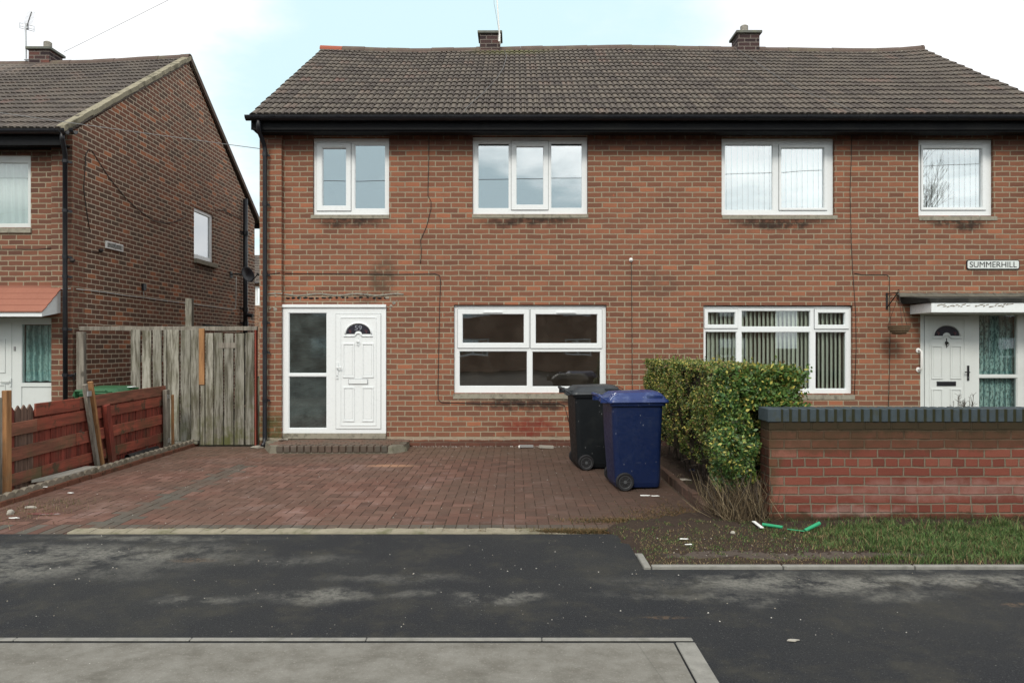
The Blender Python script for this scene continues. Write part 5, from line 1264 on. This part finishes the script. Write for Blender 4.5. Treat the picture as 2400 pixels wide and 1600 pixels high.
def hedge_pts(n):
    areas = np.array([(hy1-hy0)*(hz1-hz0), (hx1-hx0)*(hz1-hz0), (hy1-hy0)*(hx1-hx0), (hy1-hy0)*.5]); areas = areas*np.array([1, 1.8, 1, .3]); k = RNG.choice(4, n, p=areas/areas.sum())
    r = RNG.random((n, 3)); dep = RNG.exponential(.045, n); P = np.zeros((n, 3))
    P[:, 0] = hx0+(hx1-hx0)*r[:, 0]; P[:, 1] = hy0+(hy1-hy0)*r[:, 1]; P[:, 2] = hz0+(hz1-hz0)*r[:, 2]
    a = k == 0; P[a, 0] = hx0+dep[a]; a = k == 1; P[a, 1] = hy0+dep[a]; a = k == 2; P[a, 2] = hz1-dep[a]; a = k == 3; P[a, 0] = hx1-dep[a]
    b1 = noise3(P, 1.6); b2 = noise3(P, 5, 7.0)
    ctr = np.array([(hx0+hx1)/2, 0, .85]); dv = P-ctr; dv[:, 1] = 0; dv[k == 1, 1] = -.5
    # a little wider at the shoulders, thin at the foot, and thinner patches
    P[:, 0] += np.sign(P[:, 0]-ctr[0])*(.05*b1+.03*b2-.05*np.clip((.75-P[:, 2])/.4, 0, 1)); P[:, 2] += np.where(k == 2, .03*b1+.02*b2, 0); P[:, 1] += np.where(k == 1, -.05*b1-.04*b2, 0)
    P[k == 2, 2] -= .02
    low = np.clip((P[:, 2]-.18-.25*noise3(P, 2.2, 3.0))/.35, 0, 1)
    keep = (RNG.random(n) < np.clip(.72+1.9*b2+.5*b1, .04, 1))*(RNG.random(n) < low+.05)
    return P[keep]
GC = [(.055,.095,.022), (.11,.165,.036), (.18,.235,.055), (.55,.46,.12), (.40,.36,.10), (.23,.14,.07)]
V_, Q_, c_ = leaves(98000, hedge_pts, .031, GC, [.27,.29,.17,.09,.10,.08])
fast('foliage', V_, Q_, M['leaf'], c_, HG)
b = MB(); N = 14
def ringc(y): return [(hx0+.08+.03*sin(y*7), y, .32), (hx0+.05+.03*sin(y*5), y, .8), (hx0+.07, y, hz1-.10), (hx0+.14, y, hz1-.06), (hx1-.1, y, hz1-.06), (hx1-.07, y, .9), (hx1-.1, y, .32)]
b.loft([ringc(y) for y in np.linspace(hy0+.09, hy1-.08, N)]); b.build('core', M['core'], HG)
tw = MB()
for i in range(26):
    y = random.uniform(hy0+.1, hy1-.1); x = random.uniform(hx0+.15, hx1-.15)
    st_ = MB(); st_.tube([(x, y, .0), (x+random.uniform(-.06, .06), y+random.uniform(-.08, .08), .25), (x+random.uniform(-.15, .15), y+random.uniform(-.15, .15), .6)], [.014, .010, .006], 5); st_.build('stem', M['bark'], HG)
for i in range(500):
    y = random.uniform(hy0-.0, hy1); x = hx0+random.uniform(-.03, .12); z = random.uniform(.08, 1.3); d_ = Vector((random.gauss(-.4, .6), random.gauss(0, .7), random.gauss(.4, .6))).normalized()*random.uniform(.05, .16)
    p = Vector((x+.04, y, z)); tw.tube([p, p+d_], [.0025, .001], 3, cap=False)
tag(tw.build('twigs', M['bark'], HG), kind='stuff')
SH = MB(); SV = []
for i in range(150):
    y = random.uniform(hy0, hy1); t_ = random.random(); p = Vector((hx0+.02, y, random.uniform(.5, 1.3))) if t_ < .45 else Vector((random.uniform(hx0, hx1), y, hz1-.03)) if t_ < .85 else Vector((random.uniform(hx0+.1, hx1), hy0, random.uniform(.95, 1.3)))
    d_ = Vector((-.6 if t_ < .45 else random.gauss(0, .3), random.gauss(0, .4) if t_ < .85 else -.7, random.uniform(.3, 1))).normalized(); q = p+d_*random.uniform(.05, .11); SH.tube([p, q], [.0018, .0008], 3, cap=False); SV += [tuple(p.lerp(q, f)) for f in (.35, .6, .8, 1)]
tag(SH.build('shoots', M['bark'], HG), kind='stuff')
_sv = np.array(SV); V_, Q_, c_ = leaves(len(_sv), lambda n: _sv+RNG.normal(0, .008, _sv.shape), .034, GC, [.22,.25,.20,.13,.15,.05]); fast('shoot_leaves', V_, Q_, M['leaf'], c_, HG)
# front bush at the hedge end (greener, larger leaves) with dry stalks below
BU = thing('privet_bush', (1.98, 6.45, 0), 'loose green bush with dry stalks at the near end of the hedge against the wall', 'bush')
def bush_pts(n):
    P = np.zeros((n, 3)); k = RNG.random(n)
    # two overlapping lobes: dark upright corner above, broad one below
    d = RNG.normal(size=(n, 3)); d /= np.linalg.norm(d, axis=1)[:, None]; r = 1-RNG.exponential(.12, n)
    up_ = k < .42
    c = np.where(up_[:, None], np.array([1.90, 6.66, 1.02]), np.array([1.95, 6.46, .58])); R_ = np.where(up_[:, None], np.array([.10, .15, .34]), np.array([.215, .25, .33]))
    P = c+d*R_*np.clip(r, .2, 1)[:, None]; b2 = noise3(P, 5); P += d*(b2*.15)[:, None]
    keep = (RNG.random(n) < np.clip(.8+1.5*b2, .1, 1))*~((P[:, 0] > 2.15)*(P[:, 1] > 6.15)*(P[:, 2] < 1.02)*(P[:, 1] < 6.45))
    return P[keep]
V_, Q_, c_ = leaves(13000, bush_pts, .036, [(.045,.105,.036), (.080,.16,.042), (.15,.235,.052), (.46,.42,.11), (.055,.065,.03)], [.26, .30, .22, .12, .10])
fast('foliage', V_, Q_, M['leaf'], c_, BU)
def front_pts(n):
    P = np.stack([1.95+.72*RNG.random(n), 6.60-.10*RNG.random(n)**1.0, .95+.42*RNG.random(n)], 1); b2 = noise3(P, 5); P[:, 1] -= .05*b2
    return P[RNG.random(n) < np.clip(.6+1.6*b2, .05, 1)]
V_, Q_, c_ = leaves(4200, front_pts, .042, [(.07,.15,.035), (.12,.20,.048), (.45,.40,.09), (.06,.10,.03)], [.4, .28, .17, .15])
fast('front_shoots', V_, Q_, M['leaf'], c_, HG)
# dry stalks
DS = MB()
for i in range(46):
    p = Vector((random.uniform(1.80, 2.12), random.uniform(6.22, 6.5), .0)); q = p+Vector((random.gauss(-.02, .09), random.gauss(0, .07), random.uniform(.3, .5))); m1 = p.lerp(q, .4)+Vector((random.gauss(0, .03), random.gauss(0, .03), 0)); m2 = p.lerp(q, .75)+Vector((random.gauss(0, .03), random.gauss(0, .03), 0)); DS.tube([p, m1, m2, q], [.006, .005, .0035, .002], 5, cap=False)
tag(DS.build('woody_stems', M['bark'], BU), kind='stuff')
n = 700; base = np.stack([RNG.uniform(1.76, 2.15, n), RNG.uniform(6.14, 6.5, n), np.full(n, .02)], 1); V_ = []; Q_ = []
tp = base+np.stack([RNG.normal(-.03, .13, n), RNG.normal(.0, .09, n), RNG.uniform(.06, .44, n)], 1); md = (base+tp)/2+RNG.normal(0, .045, (n, 3)); wv_ = RNG.uniform(.0012, .003, n)[:, None]*np.array([[1, .3, 0]])
V_ = np.stack([base-wv_, base+wv_, md+wv_, md-wv_, tp+wv_*.4, tp-wv_*.4], 1).reshape(-1, 3); i6 = np.arange(n)[:, None]*6
Q_ = np.concatenate([i6+np.array([0, 1, 2, 3]), i6+np.array([3, 2, 4, 5])]); cc = np.array([(.24,.18,.11), (.13,.095,.06), (.07,.052,.034), (.34,.27,.17)])[RNG.choice(4, n)]*(.6+.6*RNG.random(n))[:, None]
fast('dry_stalks', V_, Q_, M['blade'], np.concatenate([cc, cc]), BU)

def blades(P, h, wd, col, lean=.5, drop=None):
    n = len(P); a = RNG.uniform(0, 2*pi, n); dr = np.stack([np.cos(a), np.sin(a), np.zeros(n)], 1); side = np.stack([-np.sin(a), np.cos(a), np.zeros(n)], 1)
    H_ = h*(.5+.8*RNG.random(n)); le = np.abs(RNG.normal(0, lean, n))*H_; w2 = (wd*(.6+.8*RNG.random(n)))[:, None]
    m_ = P+dr*(le*.35)[:, None]; m_[:, 2] += H_*.6; t_ = P+dr*le[:, None]; t_[:, 2] += H_
    V = np.stack([P-side*w2, P+side*w2, m_+side*w2*.7, m_-side*w2*.7, t_+side*w2*.12, t_-side*w2*.12], 1).reshape(-1, 3); i6 = np.arange(n)[:, None]*6
    Q = np.concatenate([i6+np.array([0, 1, 2, 3]), i6+np.array([3, 2, 4, 5])]); return V, Q, np.concatenate([col, col])
def verge_grass():
    n = 90000; X_ = RNG.uniform(.72, 5.2, n); Y_ = RNG.uniform(5.05, 6.2, n)
    b1 = np.array([nz(x, y, 2.6, 4) for x, y in zip(X_, Y_)]); b3 = np.array([nz(x, y, 7, 9) for x, y in zip(X_, Y_)])
    gx = np.clip((X_-1.9)/.9, 0, 1); dens = .28+.66*gx*np.clip(.75+1.0*b1, .15, 1)
    dens = np.where(Y_ > 6.02-.10*np.clip((3.4-X_)/1.2, 0, 1)+.05*b3, dens*.10, dens); mud = (((X_-2.0)/1.0)**2+((Y_-5.25)/(.115+.04*b3))**2) < 1
    dens = np.where(mud, .012, dens); dens = np.where((Y_ < 5.13), np.maximum(dens*.6, .32), dens)
    dens = np.where((X_ < 2.3)*(Y_ > 5.35)*(b3 < .0), dens*.5, dens); dens = np.where((X_ < .93)*(Y_ < 5.75), 0, dens); dens = np.where((X_ < 2.2)*(b3 > .22), np.maximum(dens, .5), dens)
    k = RNG.random(n) < dens; X_, Y_, gx, b1, b3 = X_[k], Y_[k], gx[k], b1[k], b3[k]; n = len(X_)
    Z_ = np.array([verge_h(x, y) for x, y in zip(X_, Y_)])-.004
    green = np.array([(.075,.145,.042), (.105,.185,.055), (.17,.24,.085), (.05,.09,.032)])[RNG.choice(4, n)]; dry = np.array([(.34,.26,.14), (.24,.17,.09), (.15,.10,.055), (.14,.14,.06)])[RNG.choice(4, n)]
    g_ = RNG.random(n) < np.clip(.14+.76*gx+.6*(b3 > .2)-.35*(Y_ < 5.12), .08, .93)
    g_ &= RNG.random(n) < .88
    c = np.where(g_[:, None], green, dry)*(.7+.5*RNG.random(n))[:, None]
    P = np.stack([X_, Y_, Z_], 1); h = .015+.024*gx*(1+1.2*np.clip(b3, -.8, 1))*np.where(RNG.random(n) < .12, 1.5, 1)
    return blades(P, h, .0026, c, .95)
V_, Q_, c_ = verge_grass()
tag(fast('grass', V_, Q_, M['blade'], c_), kind='stuff')
# weeds and dead leaves where dirt spills over the end of the drive, and along joints
X_ = np.concatenate([RNG.normal(.55, .5, 13000), RNG.uniform(-3.6, 1.1, 1500), RNG.normal(1.5, .25, 4000), RNG.normal(.95, .25, 1800)]); Y_ = np.concatenate([RNG.normal(6.0, .032, 13000), RNG.normal(6.055, .012, 1500), RNG.normal(6.45, .28, 4000), RNG.normal(6.38, .05, 1800)])
k = (X_ < 1.72)*(X_ > -3.6)*(Y_ < 7.4)*(Y_ > 5.93); X_, Y_ = X_[k], Y_[k]; n = len(X_)
cc = np.array([(.20,.12,.05), (.13,.08,.035), (.08,.06,.03), (.07,.08,.03), (.26,.18,.10)])[RNG.choice(5, n)]*(.6+.6*RNG.random(n))[:, None]
V_, Q_, c_ = blades(np.stack([X_, Y_, np.full(n, .0)], 1), .016, .0022, cc, 1.6)
tag(fast('dead_grass', V_, Q_, M['blade'], c_), kind='stuff')
n = 2600; X_ = np.concatenate([RNG.uniform(-5.15, -4.99, 900), RNG.normal(-4.45, .22, 900), RNG.uniform(1.80, 2.3, 800)]); Y_ = np.concatenate([RNG.uniform(6.6, 10.9, 900), RNG.normal(6.85, .35, 900), RNG.uniform(6.15, 8.4, 800)])
k = ~((X_ < -4.2)*(X_ > -4.98)*(Y_ > 7.3)); X_, Y_ = X_[k], Y_[k]; n = len(X_); Z_ = np.where(X_ < -4.98, .045, np.where(X_ > 1.75, .03, 0))
cc = np.array([(.22,.17,.09), (.14,.12,.05), (.07,.09,.03), (.30,.24,.14)])[RNG.choice(4, n)]*(.6+.6*RNG.random(n))[:, None]
sel = RNG.random(n) < .55
V_, Q_, c_ = blades(np.stack([X_, Y_, Z_], 1)[sel], .04, .0016, cc[sel], 1.2); tag(fast('weeds', V_, Q_, M['blade'], c_), kind='stuff')

# chips of stone: gravel strip, and grit spread over drive, verge and asphalt
def chips(name, P, r, cols, probs):
    n = len(P); V0 = np.array([(1,0,0),(0,1,0),(-1,0,0),(0,-1,0),(0,0,.8)]); J = RNG.uniform(.6, 1.3, (n, 5, 1)); a = RNG.uniform(0, 2*pi, n); ca, sa = np.cos(a), np.sin(a)
    R_ = np.zeros((n, 3, 3)); R_[:, 0, 0] = ca; R_[:, 0, 1] = -sa; R_[:, 1, 0] = sa; R_[:, 1, 1] = ca; R_[:, 2, 2] = 1
    V = np.einsum('nij,nkj->nki', R_, V0*J)*r[:, None, None]+P[:, None, :]; i5 = np.arange(n)[:, None]*5
    T = np.concatenate([i5+np.array(q) for q in ((0,1,4),(1,2,4),(2,3,4),(3,0,4))]); c = np.array(cols)[RNG.choice(len(cols), n, p=probs)]*(.75+.4*RNG.random(n))[:, None]
    return tag(fast(name, V.reshape(-1, 3), T, M['grit'], np.concatenate([c]*4)), kind='stuff')
n = 6500; P = np.stack([RNG.uniform(-5.19, -4.99, n), RNG.uniform(6.4, 11.05, n), np.full(n, .044)], 1)
chips('gravel', P, RNG.uniform(.006, .016, n), [(.24,.12,.10), (.30,.20,.17), (.12,.08,.07), (.4,.36,.32)], [.4, .3, .2, .1])
n = 900; P = np.concatenate([np.stack([RNG.uniform(-4.9, 1.7, 330), RNG.uniform(6.1, 11.1, 330), np.full(330, .003)], 1), np.stack([RNG.uniform(1.0, 2.6, 260), RNG.uniform(5.15, 6.2, 260), np.full(260, .028)], 1)[:90], np.stack([RNG.uniform(-4.6, 4.5, 310), RNG.uniform(3.85, 5.9, 310), np.full(310, .001)], 1)])
P = P[~((P[:, 0] > .9)*(P[:, 1] > 4.95)*(P[:, 2] < .01)*(P[:, 1] < 6.0))]; n = len(P)
chips('grit', P, RNG.uniform(.002, .0065, n), [(.5,.48,.44), (.3,.27,.22), (.14,.12,.1)], [.5, .3, .2])
n = 260; P = np.stack([RNG.uniform(-1.6, 1.2, n), RNG.normal(11.13, .03, n), np.full(n, .002)], 1); P = P[P[:, 1] < 11.185]
chips('rubble_dust', P, RNG.uniform(.004, .012, len(P)), [(.45,.43,.4), (.25,.2,.16), (.12,.10,.08)], [.4, .3, .3])

# ------------------------------------------------------------------ litter and loose things
def lump(name, loc, sx, sy, sz, mat, label, cat, rz=0.0, seed=0):
    rr = random.Random(seed); b = MB(); rings = []
    for z, s in ((0, .85), (.35, 1.0), (.75, .8), (1, .35)):
        rings.append([(loc[0]+(cos(a)*cos(rz)*sx-sin(a)*sin(rz)*sy)*s*rr.uniform(.75, 1.1), loc[1]+(cos(a)*sin(rz)*sx+sin(a)*cos(rz)*sy)*s*rr.uniform(.75, 1.1), loc[2]+z*sz) for a in np.linspace(0, 2*pi, 9)[:-1]])
    b.loft(rings); return tag(b.build(name, M[mat]), label, cat)
def G(px, py, z=0.0): d = F*(CAMZ-z)/(py-HY); return Vector((fx(px, d), d, z))
def strip(name, a, b_, w_, h, mat, label, cat, z=None, r=None):
    m_ = MB()
    if r: m_.tube([a, b_], r, 10)
    else: m_.bar(a, b_, w_, h)
    return tag(m_.build(name, M[mat], bevel=0 if r else .001), label, cat)
def ragged(name, c, sx, sy, mat, label, cat, seed, h=.004):
    rr = random.Random(seed); pts = [(c[0]+cos(a)*sx*rr.uniform(.7, 1.1), c[1]+sin(a)*sy*rr.uniform(.6, 1.1), c[2]+rr.uniform(0, h)) for a in np.linspace(0, 2*pi, 11)[:-1]]
    m_ = MB(); m_.loft([pts, [(p[0]*.96+c[0]*.04, p[1]*.96+c[1]*.04, p[2]+h) for p in pts]]); return tag(m_.build(name, M[mat]), label, cat)
p = G(1514, 1161, .004); ragged('paper_scrap', p, .062, .020, 'white', 'larger torn white scrap on the drive in front of the blue bin', 'litter', 1)
p = G(1536, 1162, .004); ragged('paper_scrap', p, .042, .016, 'white', 'smaller torn white scrap on the drive in front of the blue bin', 'litter', 2)
strip('plastic_tube', G(1787, 1228, .06), G(1834, 1235, .055), 0, 0, 'greenpipe', 'straight green plastic tube at the left foot of the garden wall', 'litter', r=.013)
strip('plastic_tube', G(1886, 1243, .05), G(1921, 1225, .10), 0, 0, 'greenpipe', 'tilted green plastic tube sticking up from the grass before the wall', 'litter', r=.015)
strip('plastic_strip', G(1845, 1239, .055), G(1885, 1244, .055), .02, .004, 'greenpipe', 'thin flat green strip between the two green tubes', 'litter')
strip('plastic_strip', G(1766, 1221, .065), G(1786, 1236, .06), .028, .008, 'white', 'short white plastic strip lying across the end of the green tube', 'litter')
strip('plastic_strip', G(1759, 1236, .035), G(1786, 1237, .035), .012, .006, 'white', 'narrow white sliver on the soil beside the green tube', 'litter')
strip('broken_trim', G(1218, 1045, .03), G(1250, 1045, .03), .04, .035, 'gcable', 'short grey piece of broken trim at the foot of the house wall', 'litter')
strip('broken_trim', G(1264, 1046, .035), G(1296, 1047, .02), .05, .04, 'stone', 'pale crumpled trim offcut at the wall foot nearer the black bin', 'litter')
p = G(1218, 1049, .0); lump('paper_cup', p, .022, .022, .04, 'white', 'tiny white crushed cup beside the grey trim offcut', 'litter', 0, 3)
p = G(660, 1031, .112); ragged('dropped_leaf', Vector((-3.5, 11.0, .118)), .085, .05, 'yleaf' if 'yleaf' in M else 'patch', 'pale yellow green leaf on the left end of the doorstep', 'leaf', 4, .012)
b = MB(); q = [(-5.17, 7.95), (-4.98, 7.90), (-4.92, 8.55), (-5.05, 8.7)]; q = [(-5.14, 7.72), (-4.95, 8.0), (-4.96, 8.62), (-5.10, 8.62)]
b.poly([(x, y, .085) for x, y in q], (0, 0, .03)); tag(b.build('stone_slab', M['stone'], bevel=.006), 'flat pale broken slab resting on the edging below the leaning fence post', 'slab')
b = MB(); b.tube([(-5.01, 9.38, .105), (-5.05, 9.9, .10), (-5.08, 10.3, .09)], .036, 14, cap=False); b.tube([(-5.01, 9.38, .105), (-5.08, 10.3, .09)], .03, 14, cap=False); tag(b.build('plastic_pipe', M['blackpvc'], smooth=True), 'short black plastic pipe lying on the gravel by the red fence', 'pipe')
lump('drain_rubble', (-3.88, 11.0, 0), .16, .09, .035, 'patch', 'patch of pale rubble at the foot of the downpipe', 'rubble', 0, 9)
lump('rubble_stone', G(24, 1205), .035, .022, .045, 'stone', 'upright pale stone among the weeds at the left edge', 'stone', 1, 11)
lump('rubble_stone', G(72, 1190), .075, .022, .02, 'stone', 'long flat stone at the near end of the scalloped edging', 'stone', 0, 12)
lump('rubble_stone', G(1718, 1250, .04), .022, .018, .022, 'stone', 'small round white stone on the soil below the dry stalks', 'stone', 0, 13)
ragged('paper_scrap', G(165, 1155, .003), .035, .018, 'white', 'round white scrap on the paving beside the scalloped edging', 'litter', 14)
ragged('paper_scrap', G(32, 1214, .003), .05, .02, 'white', 'crumpled white scrap at the left corner of the drive', 'litter', 15)
ragged('wrapper', G(108, 1204, .003), .16, .035, 'wrap', 'flattened red and clear wrapper on the drive at the left', 'litter', 16)
ragged('paper_scrap', G(104, 1141, .06), .04, .02, 'white', 'small white scrap on the gravel under the red fence', 'litter', 17)
ragged('paper_scrap', G(1604, 1263, .04), .035, .01, 'white', 'thin white scrap on the brown verge, further of two', 'litter', 18)
ragged('paper_scrap', G(1613, 1276, .04), .03, .008, 'white', 'thin white scrap on the brown verge, nearer of two', 'litter', 19)
ragged('paper_scrap', G(1858, 1501, .003), .035, .012, 'stone', 'single grey scrap on the asphalt at the right', 'litter', 20)
lump('bottle_fragment', G(1622, 1104, .03), .05, .03, .03, 'binblue', 'small dark blue plastic fragment on the soil under the hedge', 'litter', .4, 21)
ragged('paper_scrap', G(1600, 1126, .035), .09, .03, 'stone', 'grey newspaper scrap on the soil behind the brick edging', 'litter', 22, .012)
# twiggy plant showing above the coping in front of the right-hand door
TP = MB()
for i in range(16):
    x = fx(2255+random.uniform(-14, 40), 7.2); p = Vector((x, 7.2, .6)); q = p+Vector((random.uniform(-.05, .05), 0, random.uniform(.34, .47)))
    TP.tube([p, (p+q)/2+Vector((random.uniform(-.03, .03), 0, 0)), q], .0022, 4)
    for _ in range(3): u_ = q-Vector((0, 0, random.uniform(0, .08))); TP.tube([u_, u_+Vector((random.uniform(-.05, .05), random.uniform(-.03, .03), random.uniform(0, .04)))], .0016, 3); 
for i in range(6):
    p = Vector((fx(2250, 7.2)+random.uniform(-.1, .2), 7.2, 0)); TP.tube([p, p+Vector((0, 0, .7))], .004, 4)
tag(TP.build('twiggy_plant', M['bark']), 'bare brown twiggy plant just showing above the wall before the right-hand door', 'plant')

# ------------------------------------------------------------------ overhead wires and what the windows reflect (behind the camera)
def pole(x, y, h, label):
    o = thing('telegraph_pole', (x, y, 0), label, 'pole', 'telegraph poles'); b = MB(); b.tube([(x, y, 0), (x, y, h)], [.14, .09], 12); b.build('shaft', M['bark'], o); b = MB(); b.bar((x-.4, y, h-.4), (x+.4, y, h-.4), .08, .08); b.build('crossarm', M['bark'], o); return o
pole(16.8, -3, 9, 'wooden telegraph pole across the road to the right'); pole(-19, 1.0, 7, 'wooden telegraph pole beside the pavement to the left')
def wire(a, b_, sagz, r, label):
    a, b_ = Vector(a), Vector(b_); m_ = MB(); m_.tube([a.lerp(b_, t)-Vector((0, 0, sagz*4*t*(1-t))) for t in np.linspace(0, 1, 25)], r, 5)
    return tag(m_.build('overhead_wire', M['gcable'], smooth=True), label, 'wire')
wire(W(150, 122, 15.0), (16.8, -3, 8.6), .25, .004, 'thin overhead wire rising from behind the left-hand chimney')
wire((HX0, 11.12, 4.56), (-19, 1.0, 4.9), .16, .005, 'thin wire running from the wide brick house across the left-hand roof')
wire((-19, 1.0, 6.6), (16.8, -3, 8.0), .35, .012, 'overhead line along the street behind the viewer')
for hx, nm in ((0, 'brick house straight across the road, seen only in the window reflections'), (36, 'brick house across the road to the right, seen only in reflections'), (-36, 'brick house across the road to the left, seen only in reflections')):
    OH = thing('house_opposite', (hx, -22, 0), nm, 'house', 'houses across the road')
    b = MB(); wins = [(x+hx, x+hx+1.7, z, z+1.2) for x in (-12.5, -7, -3.4, 3, 8, 12.5) for z in (.9, 3.4)]
    b.plate((hx-16, hx+16, 0, 5.0), wins, -22, -22.3); b.box(hx-16, hx+16, -29, -22.6, 0, 4.85, 1); b.build('wall', [M['brick2'], M['darkroom']], OH)
    b = MB(); b.poly([(hx-16.3, -21.6, 4.9), (hx-16.3, -25.5, 7.2), (hx-16.3, -29, 4.9)], (32.6, 0, 0)); b.build('roof', M['tile2'], OH)
    for r in wins: window(OH, 'window', *r, -22.06, fixed=[(r[0]+.1, (r[0]+r[1])/2-.04, r[2]+.1, r[3]-.1), ((r[0]+r[1])/2+.04, r[1]-.1, r[2]+.1, r[3]-.1)], glass='glass_up', sgn=-1)
def bare_tree(x, y, h, label, seed):
    rr = random.Random(seed); b = MB()
    def grow(p, d, l, r, n):
        q = p+d*l; m_ = (p+q)/2+Vector((rr.gauss(0, .04), rr.gauss(0, .04), 0))*l
        b.tube([p, m_, q], [r, r*.85, r*.7], 5 if n > 2 else 3, cap=False)
        if n == 0: return
        for _ in range(rr.choice((2, 3, 3)) if n > 1 else 3):
            e = (d+Vector((rr.gauss(0, .36), rr.gauss(0, .36), rr.gauss(.28, .2)))).normalized(); grow(q, e, l*rr.uniform(.6, .85), r*.62, n-1)
    grow(Vector((x, y, 0)), Vector((0, 0, 1)), h*.22, h*.011, 7); return tag(b.build('bare_tree', M['bark']), label, 'tree', 'bare trees across the road')
bare_tree(24, -27, 17, 'leafless tree across the road, the nearer of the two', 1); bare_tree(28, -29, 19, 'leafless tree across the road, the further of the two', 5)
